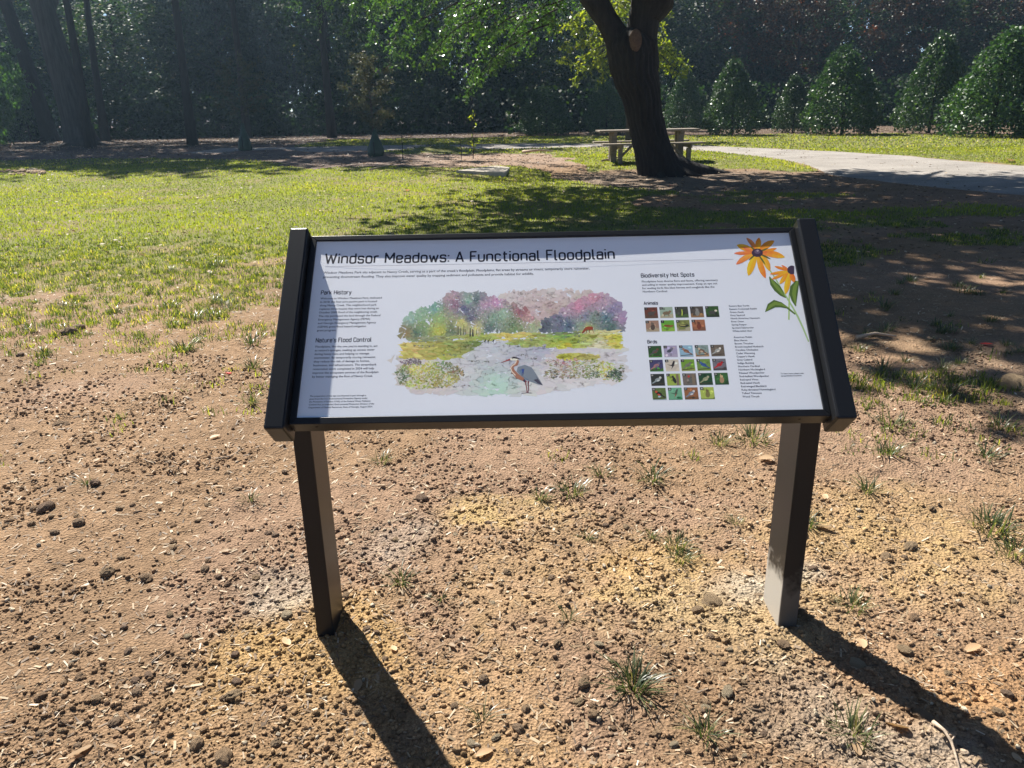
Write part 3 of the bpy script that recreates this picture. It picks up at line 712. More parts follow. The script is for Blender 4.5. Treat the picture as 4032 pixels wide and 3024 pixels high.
hp += [S([(1120, 690), (1140, 674), (1170, 672), (1195, 688), (1185, 704), (1150, 706), (1125, 702)], (206, 200, 196)), S([(1125, 686), (1150, 671), (1180, 676), (1220, 692), (1180, 690), (1140, 684)], (40, 36, 52))]
hp += [S([(1032, 728), (1120, 688), (1126, 701)], (140, 66, 66)), S([(1142, 685), (1150, 683), (1150, 690), (1143, 691)], (30, 24, 24))]
hp += strip_quads([(1262, 880), (1258, 905), (1266, 940), (1270, 985)], [7, 5, 4, 4], (110, 62, 70)) + strip_quads([(1282, 885), (1280, 915), (1284, 945), (1278, 988)], [8, 5, 4, 4], (96, 56, 66))
hp += strip_quads([(1222, 992), (1270, 986), (1310, 990)], [2, 3, 2], (90, 80, 90))
tri_mesh('heron_print', [h[0] for h in hp], [h[1] for h in hp], 3, lab='printed blue heron standing in shallow water')
dp = [S([(1775, 418), (1800, 407), (1840, 408), (1848, 425), (1830, 440), (1790, 436)], (128, 62, 40)), S([(1775, 420), (1790, 436), (1765, 462), (1750, 468), (1748, 458)], (120, 56, 40))]
dp += strip_quads([(1792, 430), (1788, 465)], [4, 2], (110, 50, 36)) + strip_quads([(1812, 430), (1815, 465)], [4, 2], (110, 50, 36)) + strip_quads([(1838, 425), (1850, 462)], [4, 2], (110, 50, 36))
tri_mesh('deer_print', [h[0] for h in dp], [h[1] for h in dp], 3, lab='printed brown deer grazing below the trees')
for bx, by in ((905, 530), (935, 530), (977, 528)):
    q_ = [S([(bx - 12, by + 14), (bx - 2, by - 4), (bx + 8, by - 6), (bx + 4, by + 8)], (50, 54, 60))] + strip_quads([(bx + 2, by - 4), (bx + 10, by - 14)], [2, 2], (50, 54, 60)) + strip_quads([(bx, by + 6), (bx, by + 26)], [1.5, 1.5], (60, 60, 66))
    tri_mesh('bird_print', [h[0] for h in q_], [h[1] for h in q_], 3)

# flowers (survey frame: 2800,850 scale .3617)
def F_(pl, c): return (pan(pl, 2800, 850, .3617), ink(c))
def petal(cx, cy_, tx, ty, wd, c1, c2, bend=0):
    b = np.array((cx, cy_), float); t = np.array((tx, ty), float); d = t - b; L_ = np.linalg.norm(d); d /= L_; nrm = np.array((-d[1], d[0]))
    s = np.array([0, .15, .35, .55, .75, .9, 1.0]); ww = wd * np.array([.25, .5, .85, 1, .9, .55, .12]); off = bend * np.sin(s * PI)
    cen = b + d * (s * L_)[:, None] + nrm * off[:, None]; A_ = cen + nrm * ww[:, None]; B_ = cen - nrm * ww[:, None]; o = []
    for k in range(6):
        mixc = [a + (b2 - a) * (s[k] ** .8) for a, b2 in zip(c1, c2)]
        o.append(F_([A_[k], A_[k + 1], cen[k + 1], cen[k]], mixc)); o.append(F_([cen[k], cen[k + 1], B_[k + 1], B_[k]], [q * .9 for q in mixc]))
    return o
OR, YE, RD = (214, 122, 40), (222, 168, 40), (206, 110, 84)
fp = []
for tx, ty, wd, c1, c2, bd in ((385, 238, 24, OR, (176, 120, 90), 14), (520, 236, 32, YE, OR, 0), (685, 270, 36, OR, (190, 140, 40), -8), (712, 352, 20, YE, OR, 6), (800, 448, 36, (206, 100, 60), YE, -12), (640, 598, 34, YE, (206, 150, 50), -20), (590, 675, 34, YE, (220, 110, 50), 8), (405, 648, 40, YE, YE, 10),
                               (272, 525, 30, YE, RD, 14), (250, 405, 20, OR, RD, 0), (280, 315, 34, OR, YE, 4), (350, 335, 22, OR, RD, -10)):
    fp += petal(502, 400, tx, ty, wd, c1, c2, bd)
for tx, ty in ((430, 330), (620, 350), (410, 480), (650, 470), (590, 530)): fp += petal(502, 400, tx, ty, 9, (70, 80, 40), (90, 100, 50))
th = np.linspace(0, 2 * PI, 19)[:-1]
fp.append(F_(np.c_[502 + 62 * np.cos(th), 400 + 46 * np.sin(th)], (52, 40, 62))); fp.append(F_(np.c_[504 + 34 * np.cos(th), 388 + 24 * np.sin(th)], (84, 72, 100))); fp.append(F_(np.c_[506 + 12 * np.cos(th), 376 + 12 * np.sin(th)], (150, 142, 160)))
tri_mesh('flower_print', [h[0] for h in fp], [h[1] for h in fp], 3, lab='printed yellow coneflower with dark centre, upper one')
fp = []
for tx, ty, wd, c1, c2, bd in ((690, 548, 16, OR, OR, 0), (765, 535, 12, OR, RD, 0), (640, 632, 18, YE, OR, 0), (660, 690, 18, YE, OR, 0), (745, 740, 26, OR, YE, 0), (808, 850, 32, YE, YE, 0), (905, 720, 28, (214, 110, 50), OR, 0)):
    fp += petal(860, 600, tx, ty, wd, c1, c2, bd)
th2 = th; fp.append(F_([(x_, y_) for x_, y_ in np.c_[878 + 50 * np.cos(th2), 588 + 48 * np.sin(th2)] if x_ < 908 + .08 * (y_ - 540)] , (56, 46, 70)))
tri_mesh('flower_print', [h[0] for h in fp], [h[1] for h in fp], 3, lab='printed yellow coneflower cut off by the right frame')
def FQ(pts, wd, c):
    p = np.array(pts, float); t = np.gradient(p, axis=0); t /= np.linalg.norm(t, axis=1, keepdims=True) + 1e-9
    nrm = np.c_[-t[:, 1], t[:, 0]]; wd = np.array(wd, float)[:, None]; a_ = p + nrm * wd; b_ = p - nrm * wd
    return [F_([a_[k], a_[k + 1], b_[k + 1], b_[k]], c) for k in range(len(p) - 1)]
fp = FQ([(638, 590), (700, 680), (760, 790), (830, 900), (890, 1000), (940, 1090), (1000, 1220), (1062, 1370)], [7, 8, 8, 9, 9, 10, 9, 7], (138, 170, 128))
fp += FQ([(870, 760), (850, 860), (848, 1000), (846, 1130)], [6, 7, 8, 8], (140, 172, 110))
G1, G2 = (66, 92, 44), (96, 124, 56)
def leafp(pts_mid, wds): return FQ(pts_mid, wds, G1) + FQ([(a + 6, b - 4) for a, b in pts_mid], [q * .45 for q in wds], G2)
fp += leafp([(632, 662), (670, 730), (720, 790), (770, 850), (812, 892)], [3, 32, 40, 26, 3])
fp += leafp([(938, 712), (905, 780), (895, 850), (905, 920), (920, 985)], [22, 46, 46, 28, 2])
fp += leafp([(588, 1045), (640, 985), (690, 955), (760, 968), (830, 1000), (915, 1072)], [2, 36, 42, 28, 10, 6])
tri_mesh('flower_stem_print', [h[0] for h in fp], [h[1] for h in fp], 2, lab='printed green stem with three leaves')

# wildlife pictures: (columns, rows) with background, second background, subject, accent, pose
def thumb(x0, y0, num, bgc, bg2, sub, acc, pose):
    wd, ht = .0320, .0308; P = []; Cc = []
    def A(pl, c):
        c = np.array(c, float); c = (c.mean() + (c - c.mean()) * .78) * .92 + 6; P.append([(x0 + a * wd, y0 - b * ht) for a, b in pl][::-1]); Cc.append(ink(c))
    def ell(cx, cy_, rx, ry, c, rot=0, n=9):
        pl = []
        for k in range(n):
            t = 2 * PI * k / n; X_, Y_ = rx * math.cos(t), ry * math.sin(t)
            pl.append((cx + X_ * math.cos(rot) - Y_ * math.sin(rot), cy_ + X_ * math.sin(rot) + Y_ * math.cos(rot)))
        A(pl, c)
    A([(0, 0), (1, 0), (1, 1), (0, 1)], bgc)
    r = random.Random(num)
    A([(0, .72 + r.uniform(-.1, .1)), (.5, .66 + r.uniform(-.1, .1)), (1, .7 + r.uniform(-.1, .1)), (1, 1), (0, 1)], bg2)
    for _ in range(5):
        cx, cy_ = r.uniform(.15, .85), r.uniform(.15, .85); k = r.uniform(.7, 1.35)
        ell(cx, cy_, .12, .09, tuple(min(230, q * k) for q in (bgc if cy_ < .66 else bg2)), r.uniform(0, 3))
    if pose == 'beast':
        ell(.5, .56, .30, .17, sub, -.1); ell(.78, .42, .11, .10, acc, .2); A([(.3, .6), (.38, .6), (.36, .86), (.31, .86)], sub); A([(.62, .6), (.7, .6), (.69, .86), (.64, .86)], sub)
    elif pose == 'upright':
        ell(.52, .60, .17, .28, sub, .1); ell(.52, .30, .12, .11, acc); A([(.42, .24), (.5, .18), (.48, .06)], acc)
    elif pose == 'flat':
        ell(.52, .52, .36, .13, sub, .1); ell(.45, .48, .24, .06, acc, .1); ell(.84, .50, .09, .08, sub)
    elif pose == 'slim':
        A([(.5, .25), (.56, .22), (.58, .55), (.52, .85), (.46, .8), (.5, .5)], sub)
    elif pose == 'fly':
        A([(.1, .42), (.5, .48), (.72, .5), (.5, .58)], sub); A([(.45, .5), (.62, .12), (.74, .14), (.62, .55)], sub); A([(.4, .85), (.52, .52), (.62, .56)], acc)
    elif pose == 'heron':
        ell(.42, .46, .22, .13, sub, -.5); A([(.52, .4), (.62, .28), (.68, .17), (.74, .19), (.66, .4), (.56, .5)], acc); A([(.7, .16), (.92, .2), (.72, .23)], (190, 170, 140)); A([(.42, .55), (.45, .55), (.46, .9), (.43, .9)], (60, 60, 60)); A([(.5, .52), (.53, .52), (.55, .9), (.52, .9)], (60, 60, 60))
    elif pose == 'climb':
        A([(.7, .05), (.88, .05), (.9, 1), (.68, 1)], (110, 100, 86)); ell(.55, .55, .12, .30, sub, -.25); ell(.46, .26, .09, .10, acc)
    else:
        s_ = 1 if pose == 'right' else -1; c_ = .5
        def fx(a): return c_ + s_ * (a - .5)
        ell(fx(.5), .5, .23, .15, sub, -.45 * s_); ell(fx(.70), .32, .10, .10, acc)
        A([(fx(.38), .52), (fx(.42), .64), (fx(.08), .84), (fx(.06), .76)][::s_], sub)
        A([(fx(.78), .29), (fx(.92), .34), (fx(.78), .37)][::s_], (40, 34, 30)); ell(fx(.53), .56, .12, .07, acc, -.4 * s_)
        A([(.05, .86), (.95, .78), (.95, .83), (.05, .92)], (60, 50, 42))
    A([(0, 0), (.25, 0), (.25, .23), (0, .23)], (16, 14, 26))
    # small white number in the corner tag, drawn from strokes
    seg = {'0': 'abcdef', '1': 'bc', '2': 'abged', '3': 'abgcd', '4': 'fgbc', '5': 'afgcd', '6': 'afgedc', '7': 'abc', '8': 'abcdefg', '9': 'abcdfg'}
    sg = {'a': (0, 0, 1, 0), 'b': (1, 0, 1, .5), 'c': (1, .5, 1, 1), 'd': (0, 1, 1, 1), 'e': (0, .5, 0, 1), 'f': (0, 0, 0, .5), 'g': (0, .5, 1, .5)}
    st = str(num); w_ = .045; ox = .125 - (len(st) * w_ + (len(st) - 1) * .025) / 2
    for ch in st:
        for q_ in seg[ch]:
            a0, b0, a1, b1 = sg[q_]; X0, Y0, X1, Y1 = ox + a0 * w_, .07 + b0 * .10, ox + a1 * w_, .07 + b1 * .10; e = .007
            A([(X0 - e, Y0 - e), (X1 + e, Y0 - e), (X1 + e, Y1 + e), (X0 - e, Y1 + e)], (215, 215, 220))
        ox += w_ + .025
    tri_mesh('wildlife_picture', P, Cc, 2)
px0, pdx = .8274, .03735
TH = [
 ('beast', (96, 44, 36), (84, 60, 48), (66, 62, 62), (80, 66, 56)), ('beast', (128, 160, 150), (150, 150, 130), (106, 92, 72), (120, 92, 70)), ('slim', (52, 60, 56), (60, 90, 50), (166, 196, 60), (166, 196, 60)), ('upright', (66, 62, 60), (130, 96, 60), (110, 116, 120), (120, 124, 130)), ('beast', (40, 84, 34), (36, 52, 34), (58, 62, 62), (190, 190, 180)),
 ('upright', (140, 110, 96), (150, 140, 120), (70, 58, 54), (90, 80, 76)), ('flat', (80, 160, 40), (120, 176, 50), (130, 84, 40), (110, 66, 36)), ('flat', (110, 124, 60), (150, 150, 130), (40, 44, 44), (150, 150, 80)), ('upright', (150, 90, 60), (120, 76, 56), (110, 48, 34), (90, 44, 34)),
 ('right', (30, 76, 34), (50, 130, 40), (70, 70, 80), (96, 56, 44)), ('heron', (140, 138, 186), (150, 146, 186), (56, 64, 92), (90, 96, 120)), ('left', (112, 162, 204), (120, 160, 196), (122, 74, 56), (150, 110, 90)), ('left', (110, 140, 146), (160, 130, 96), (100, 76, 64), (180, 160, 140)), ('right', (92, 84, 78), (96, 90, 84), (140, 152, 160), (196, 200, 204)),
 ('right', (52, 54, 110), (50, 120, 40), (150, 100, 110), (90, 90, 130)), ('fly', (176, 174, 170), (190, 188, 180), (34, 32, 40), (40, 40, 50)), ('right', (96, 150, 40), (130, 150, 60), (100, 110, 100), (90, 96, 92)), ('left', (96, 140, 60), (110, 150, 50), (30, 66, 150), (36, 80, 170)), ('right', (96, 100, 120), (60, 64, 74), (180, 24, 36), (160, 20, 30)),
 ('right', (36, 44, 44), (44, 46, 46), (120, 140, 156), (170, 186, 196)), ('climb', (136, 170, 60), (140, 176, 60), (34, 36, 40), (50, 40, 40)), ('climb', (96, 92, 92), (90, 88, 88), (80, 88, 90), (190, 40, 40)), ('right', (24, 70, 44), (30, 66, 44), (130, 140, 110), (150, 156, 130)), ('upright', (40, 92, 46), (34, 70, 40), (150, 120, 90), (180, 160, 120)),
 ('left', (76, 106, 50), (130, 160, 180), (24, 22, 28), (190, 60, 40)), ('fly', (84, 160, 130), (30, 130, 80), (60, 80, 70), (140, 60, 60)), ('right', (136, 84, 50), (96, 80, 60), (96, 116, 150), (180, 186, 200)), ('upright', (150, 180, 70), (96, 120, 50), (110, 110, 60), (100, 90, 56))]
k = 0
for row, cnt, yt in ((0, 5, .2808), (1, 4, .2434), (2, 5, .1735), (3, 5, .1361), (4, 5, .0988), (5, 4, .0623)):
    for c_ in range(cnt):
        po, b1_, b2_, s1_, s2_ = TH[k]; thumb(px0 + c_ * pdx, yt, k + 1, b1_, b2_, s1_, s2_, po); k += 1

# ------------------------------------------------------------------ foliage
def leafset(cen, size, rng, asp=.42, droop=.3, flat=0.0):
    n = len(cen)
    d = rng.normal(size=(n, 3)); d[:, 2] -= droop; d /= np.linalg.norm(d, axis=1, keepdims=True)
    r = rng.normal(size=(n, 3)); r[:, 2] *= (1 - flat); s = np.cross(d, r); s /= np.linalg.norm(s, axis=1, keepdims=True) + 1e-9
    L_ = (size * rng.uniform(.65, 1.3, n))[:, None]
    nr = np.cross(d, s)
    V = np.stack([cen, cen + d * L_ * .5 + s * L_ * asp + nr * L_ * .1, cen + d * L_, cen + d * L_ * .5 - s * L_ * asp + nr * L_ * .1], 1).reshape(-1, 3)
    F = np.arange(4 * n).reshape(n, 4)
    return V, F

def crown(rng, clumps, radii, per, size, sig, droop=.3):
    """clumps: (k,3) clump centres, radii: scale per clump"""
    idx = np.repeat(np.arange(len(clumps)), per)
    off = rng.normal(size=(len(idx), 3)); off /= np.linalg.norm(off, axis=1, keepdims=True)
    off *= (rng.random(len(idx)) ** .5)[:, None] * (radii[idx] * sig)[:, None]; off[:, 2] *= .7
    cen = clumps[idx] + off
    V, F = leafset(cen, size, rng, droop=droop)
    base = rng.random(len(clumps))[idx] * .5 + rng.random(len(idx)) * .45
    tint = np.repeat(np.clip(base + (rng.random(len(idx)) > .97) * .4, 0, 1), 4)
    return V, F, tint

def ell_clumps(rng, n, cx, cz, rx, rz, shell=.5):
    p = rng.normal(size=(n, 3)); p /= np.linalg.norm(p, axis=1, keepdims=True)
    p *= (rng.random(n) ** (shell))[:, None]
    return np.c_[p[:, 0] * rx + cx, p[:, 1] * rx, p[:, 2] * rz + cz]

def limbs(rng, base_r, height, nb, spread, z0, lean=(0, 0), n=9, seed=1, ups=.8):
    """trunk and limbs of a tree"""
    mb = MB(); pts = []; rad = []
    for k in range(9):
        t = k / 8; pts.append((lean[0] * t + .15 * math.sin(t * 5 + seed), lean[1] * t + .12 * math.cos(t * 4 + seed), -.15 + t * height))
        rad.append(base_r * (1 - .75 * t) * (1.35 if k == 0 else 1.0))
    mb.tube(pts, rad, n, seed, .12)
    for b in range(nb):
        t = z0 / height + (1 - z0 / height) * (b + .5) / nb; i0 = min(7, int(t * 8)); p = Vector(pts[i0]).lerp(Vector(pts[i0 + 1]), t * 8 - i0)
        an = rng.uniform(0, 6.28); L_ = spread * rng.uniform(.6, 1.1) * (1.1 - .5 * t)
        q = [p + Vector((math.cos(an) * L_ * s, math.sin(an) * L_ * s, ups * L_ * (s ** .8) + .15 * math.sin(s * 5))) for s in (0, .25, .5, .75, 1)]
        r0 = base_r * (1 - .75 * t) * .5; mb.tube(q, [r0, r0 * .75, r0 * .5, r0 * .3, r0 * .12], 6, seed + b, .1)
    return mb

rng = np.random.default_rng(11)
forest = []      # (trunk mesh, crown mesh)
for s in range(6):
    r = np.random.default_rng(100 + s); Hh = 14
    cl = np.r_[ell_clumps(r, 150, 0, 8.6, 3.7, 5.4, .45), ell_clumps(r, 60, 0, 3.6, 3.2, 2.3, .5)]
    V, F, t = crown(r, cl, np.full(len(cl), 1.0) * r.uniform(.6, 1.3, len(cl)), 60, .20, .9)
    tm = limbs(r, .22, 12, 9, 3.2, 3.2, (r.uniform(-.8, .8), r.uniform(-.5, .5)), 9, s).mesh('trunk', M_bark, True)
    forest.append((tm, mesh_np('crown', V, F, M_rust if s == 5 else M_forest, tint=t)))
# tall trees: bare lower trunk, high crown that casts the shade
tall = []
for s in range(3):
    r = np.random.default_rng(200 + s)
    cl = ell_clumps(r, 165, 0, 15.5, 6.6, 6.0, .42)
    V, F, t = crown(r, cl, r.uniform(.8, 1.6, len(cl)), 27, .42, .70)
    tm = limbs(r, .20, 18, 14, 6, 8, (r.uniform(-1, 1), r.uniform(-.5, .5)), 10, 20 + s, .6).mesh('trunk', M_bark, True)
    tall.append((tm, mesh_np('crown', V, F, M_forest, tint=t)))

def put_tree(kind, x, y, label, rz=0, s=1.0, sz=None, group=None, name='forest_tree', z=None):
    o = thing(name, (x, y, (float(gz([x], [y])[0]) if z is None else z)), label, 'tree', group, rz)
    o.scale = (s, s, sz or s)
    link('trunk', kind[0], o); link('crown', kind[1], o); return o

rr = random.Random(4)
GRP = 'trees of the dark wood behind the meadow'
# first rows of the wood, left to right
for k, x in enumerate(np.arange(-52, -2, 3.6)):
    put_tree(forest[rr.randrange(5)], x + rr.uniform(-1, 1), 57 + rr.uniform(-3, 5) + (-x * .12), 'dark leafy tree of the shaded wood at the far left side of the meadow', rr.uniform(0, 6), rr.uniform(.95, 1.2), (.68 if x < -24 else 1.0), group='dark trees of the wood on the left')
for k, x in enumerate(np.arange(-1, 48, 3.3)):
    kd = forest[5] if k in (5, 6, 8, 10) else forest[rr.randrange(5)]
    if kd is forest[5]: put_tree(kd, x, 54.5 + rr.uniform(-1, 1.5), 'rust coloured autumn tree in the wood behind the row of hollies', rr.uniform(0, 6), rr.uniform(.8, .9), .70, group='rust coloured trees behind the hollies')
    else: put_tree(kd, x + rr.uniform(-1, 1), 55.5 + rr.uniform(-1.5, 3), 'dark leafy tree of the wood behind the row of hollies', rr.uniform(0, 6), rr.uniform(.9, 1.05), .72, group='dark trees of the wood on the right')
for x in np.arange(-60, 62, 4.5):
    put_tree(forest[rr.randrange(5)], x + rr.uniform(-1.5, 1.5), 66 + rr.uniform(-3, 4), 'dark tree deep in the wood, half hidden by the trees in front', rr.uniform(0, 6), rr.uniform(.95, 1.2), group='trees deep in the wood')
# tall trees whose crowns are above the picture
for x, y, s in ((-14.8, 38.5, 1.05), (-19.5, 38, 1.0), (-28, 39.5, 1.1), (-9.6, 45.5, 1.05), (-15.5, 48, 1.1), (-24, 49, 1.1), (-37, 41, 1.1), (-2.2, 51, .9)):
    put_tree(tall[rr.randrange(3)], x, y, 'tall slender dark trunk rising out of the picture before the wood on the left', rr.uniform(0, 6), s, group='tall trunks before the wood', name='tall_tree')

# far mass of the wood
r = np.random.default_rng(77)
n = 42000
cen = np.c_[r.uniform(-95, 95, n), r.uniform(72, 92, n), r.random(n) ** .8 * 17]
V, F = leafset(cen, .85, r, .5)
link('far_wood', mesh_np('far_wood', V, F, M_forest, tint=np.repeat(r.random(n) * .7, 4)), kind='stuff', label='dark mass of the wood beyond the first trees', category='wood')
n = 80000
xx = r.uniform(-62, 60, n); cen = np.c_[xx, np.where(xx < 0, 49 - xx * .08, 45.5) + r.random(n) * 11, (r.random(n) ** 1.6) * 2.6]
V, F = leafset(cen, .21, r, .5)
link('undergrowth', mesh_np('undergrowth', V, F, M_forest, tint=np.repeat(r.random(n) * .75, 4)), kind='stuff', label='low dark undergrowth along the foot of the wood', category='undergrowth')

# hollies
def cone_crown(seed, h, rad, n, size, mat):
    r = np.random.default_rng(seed); t = r.random(n) ** .85
    prof = (1 - t) ** .56 * (.74 + .30 * sstep(0, .22, t)) + .03
    lob = 1 + .16 * (fbm(np.arctan2(*r.normal(size=(2, n))) * 0 + t * 7, t * 3, seed) - .5)
    an = r.uniform(0, 6.28, n); lump = .62 + .62 * fbm(an * 2.1, t * 6, seed + 3) + .25 * (fbm(an * 6, t * 17, seed + 5) - .5)
    rr_ = rad * prof * lump * (1.06 - .42 * r.random(n) ** 1.6)
    lean_ = (.38, -.15, .22)[seed % 3]; cen = np.c_[np.cos(an) * rr_ + lean_ * t ** 2, np.sin(an) * rr_, .05 + t * (h - .1) + .12 * r.normal(size=n) * t]
    V, F = leafset(cen, size, r, .38, -.1)
    return mesh_np('foliage', V, F, mat, tint=np.repeat(np.clip(r.normal(.45, .22, n), 0, 1), 4))
hol = [cone_crown(301, 3.3, 1.55, 10000, .11, M_holly), cone_crown(302, 3.3, 1.55, 10000, .11, M_holly), cone_crown(303, 3.3, 1.55, 10000, .11, M_holly)]
stem_me = MB().tube([(0, 0, -.1), (0, 0, 1.5), (0, 0, 2.8)], [.07, .05, .02], 8, 1).mesh('stem', M_bark, True)
def holly(u, v, uc, vt, hw, label, var, rz):
    x, y = PX(u, v, .1); top = AT(uc, vt, y); hgt = top[2] - .1
    o = thing('holly_tree', (x, y, float(gz([x], [y])[0])), label, 'holly', 'conical hollies along the edge of the wood', rz)
    o.scale = (hw / 1.45, hw / 1.45, hgt / 3.3); link('foliage', hol[var], o); link('stem', stem_me, o)
hg = 1673.0
holly(1580, 292, 1588, 135, 1.30, 'glossy cone shaped holly just right of the picnic table', 0, .3)
holly(1475, 284, 1480, 150, 1.05, 'dim holly between the big trunk and the glossy holly by the table', 1, 1.4)
holly(1818, 291, 1828, 108, 1.60, 'broad glossy holly in the middle of the row, pointed top', 2, 2.0)
holly(1712, 287, 1725, 168, .95, 'small dim holly set back left of the broad middle one', 1, 3.3)
holly(2006, 288, 2045, 78, 1.40, 'tall dim holly left of the one at the right edge', 0, 4.0)
holly(2140, 295, 2165, 70, 1.75, 'tallest glossy holly nearest the right edge of the row', 1, 5.1)
holly(2290, 297, 2290, 90, 1.7, 'holly partly cut off by the right border', 2, .9)
holly(1310, 290, 1310, 168, 1.1, 'dim holly left of the big trunk, behind the picnic table', 2, 2.7)
holly(1180, 292, 1175, 190, 1.5, 'low dark holly farthest left, well left of the table', 0, 5.7)

# ------------------------------------------------------------------ main tree
TY = 17.2
def tp(u, v): return Vector(AT(u / 1.82278, v / 1.82278, TY))
mt_base = Vector((3.42, TY, 0)); mt = thing('shade_tree', mt_base, 'big dark forked tree leaning left beside the picnic table, with a pruning scar', 'tree')
def trunk_mesh():
    mb = MB()
    lefts = [(2514, 690), (2510, 640), (2495, 560), (2472, 460), (2448, 370), (2415, 300), (2396, 240), (2389, 176)]
    rights = [(2700, 690), (2668, 640), (2634, 560), (2610, 460), (2600, 370), (2592, 300), (2582, 240), (2582, 176)]
    pts = []; rad = []
    for (a, b), (c, d) in zip(lefts, rights):
        A_, B_ = tp(a, b), tp(c, d); pts.append((A_ + B_) / 2); rad.append((B_ - A_).length / 2 * .97)
    # densify
    P = []; Rr = []
    for k in range(len(pts) - 1):
        for j in range(9):
            t = j / 9; P.append(pts[k].lerp(pts[k + 1], t)); Rr.append(rad[k] * (1 - t) + rad[k + 1] * t)
    P.append(pts[-1]); Rr.append(rad[-1])
    for u_, v_, k_ in ((2483, 150, .86), (2484, 128, .62), (2484, 112, .34), (2484, 102, .08)): P.append(tp(u_, v_)); Rr.append(rad[-1] * k_)
    P.insert(0, P[0] - Vector((0, 0, .35))); Rr.insert(0, Rr[0] * 1.5); Rr[1] *= 1.12
    mb.tube(P, Rr, 84, 3, .05, ridge=.11)
    def limb(ls, rs, ext, rext, seed):
        pts = []; rad = []
        for (a, b), (c, d) in zip(ls, rs):
            A_, B_ = tp(a, b), tp(c, d); pts.append((A_ + B_) / 2); rad.append((B_ - A_).length / 2)
        for e, re in zip(ext, rext): pts.append(pts[-1] + Vector(e)); rad.append(re)
        P = []; Rr = []
        for k in range(len(pts) - 1):
            for j in range(7):
                t = j / 7; P.append(pts[k].lerp(pts[k + 1], t)); Rr.append(rad[k] * (1 - t) + rad[k + 1] * t)
        P.append(pts[-1]); Rr.append(rad[-1]); mb.tube(P, Rr, 56, seed, .05, ridge=.06); return pts
    a = limb([(2402, 270), (2380, 150), (2345, 85), (2292, 0)], [(2530, 270), (2478, 150), (2430, 70), (2389, 0)], [(-.7, .2, .9), (-.9, .5, 1.1), (-1.2, .3, 1.5), (-.8, 0, 2)], [.20, .15, .10, .04], 5)
    b = limb([(2462, 270), (2480, 150), (2478, 70), (2482, 0)], [(2592, 270), (2584, 150), (2592, 75), (2650, 0)], [(.3, -.1, .9), (.3, .3, 1.3), (.2, -.3, 1.6), (0, 0, 2)], [.27, .18, .12, .04], 6)
    # right twin leader and roots
    c0 = b[2]; mb.tube([c0, c0 + Vector((.28, -.1, .5)), c0 + Vector((.9, -.3, 1.3)), c0 + Vector((2.2, -.6, 2.6)), c0 + Vector((3.4, -.2, 4))], [.17, .19, .15, .10, .03], 24, 8, .1)
    for an, L_, r0 in ((-.15, 1.5, .20), (-.9, .9, .15), (.6, .9, .14), (-2.2, .8, .15), (-1.5, .8, .13), (3.0, .6, .15), (1.6, .8, .14)):
        b0 = mt_base + Vector((0.02, 0, .22)); q = []; rq = []
        for k in range(10):
            t = k / 9; q.append(b0 + Vector((math.cos(an + .25 * t) * L_ * t, math.sin(an + .25 * t) * L_ * t, -.27 * t ** .55 - .02))); rq.append(r0 * (1.25 - 1.05 * t) + .02)
        mb.tube(q, rq, 12, int(an * 10) + 40, .12)
    # side limbs above the picture carrying the bough and crown
    for q, r0 in (([a[2], a[2] + Vector((-1.2, .8, 1.3)), a[2] + Vector((-2.6, 1.9, 1.7)), a[2] + Vector((-4.4, 2.6, 1.4))], .10), ([a[5], a[5] + Vector((-2, -2, .6)), a[5] + Vector((-3.6, -3, 1))], .09), ([b[5], b[5] + Vector((2, -2, 1)), b[5] + Vector((4, -3, 1.6))], .10), ([b[5], b[5] + Vector((1, 3, 1.4)), b[5] + Vector((2, 5, 2))], .10)):
        mb.tube(q, [r0 * (1 - .28 * k) for k in range(len(q))], 9, 50, .1)
    return mb
Tm = Matrix.Translation(-mt_base)
tk = link('trunk', trunk_mesh().mesh('trunk', M_bark, True, Tm), mt)
# pruning scar, a slightly domed oval of bare wood
sc0 = tp(2489, 168); mb = MB(); V = [(0, -.035, 0)]; F = []
for ring, (rr_, dy) in enumerate(((.5, -.03), (1.0, 0.0), (1.12, .07))):
    for k in range(20):
        t = 2 * PI * k / 20; V.append((math.cos(t) * .115 * rr_, dy, math.sin(t) * .20 * rr_))
for k in range(20): F.append((0, 1 + (k + 1) % 20, 1 + k))
for g_ in range(2):
    for k in range(20): F.append((1 + g_ * 20 + k, 1 + g_ * 20 + (k + 1) % 20, 21 + g_ * 20 + (k + 1) % 20, 21 + g_ * 20 + k))
mb.add(V, F); link('pruning_scar', mb.mesh('pruning_scar', M_scar, True, Matrix.Translation(sc0 + Vector((0, -.50, 0)) - mt_base)), mt, label='oval scar of bare reddish wood in the fork')
# crown above the picture
r = np.random.default_rng(21)
cl = []
while len(cl) < 440:
    p = r.normal(size=3); p /= np.linalg.norm(p); p *= r.random() ** .4
    q = np.array((2.0 + p[0] * 7.6, 16.3 + p[1] * 6.6, 8.9 + p[2] * 4.0))
    if q[2] > 4.9: cl.append(q)
cl = np.array(cl); V, F, t = crown(r, cl, r.uniform(.7, 1.5, len(cl)), 95, .23, 1.0)
link('crown', mesh_np('crown', V - np.array(mt_base), F, M_green, tint=t), mt)
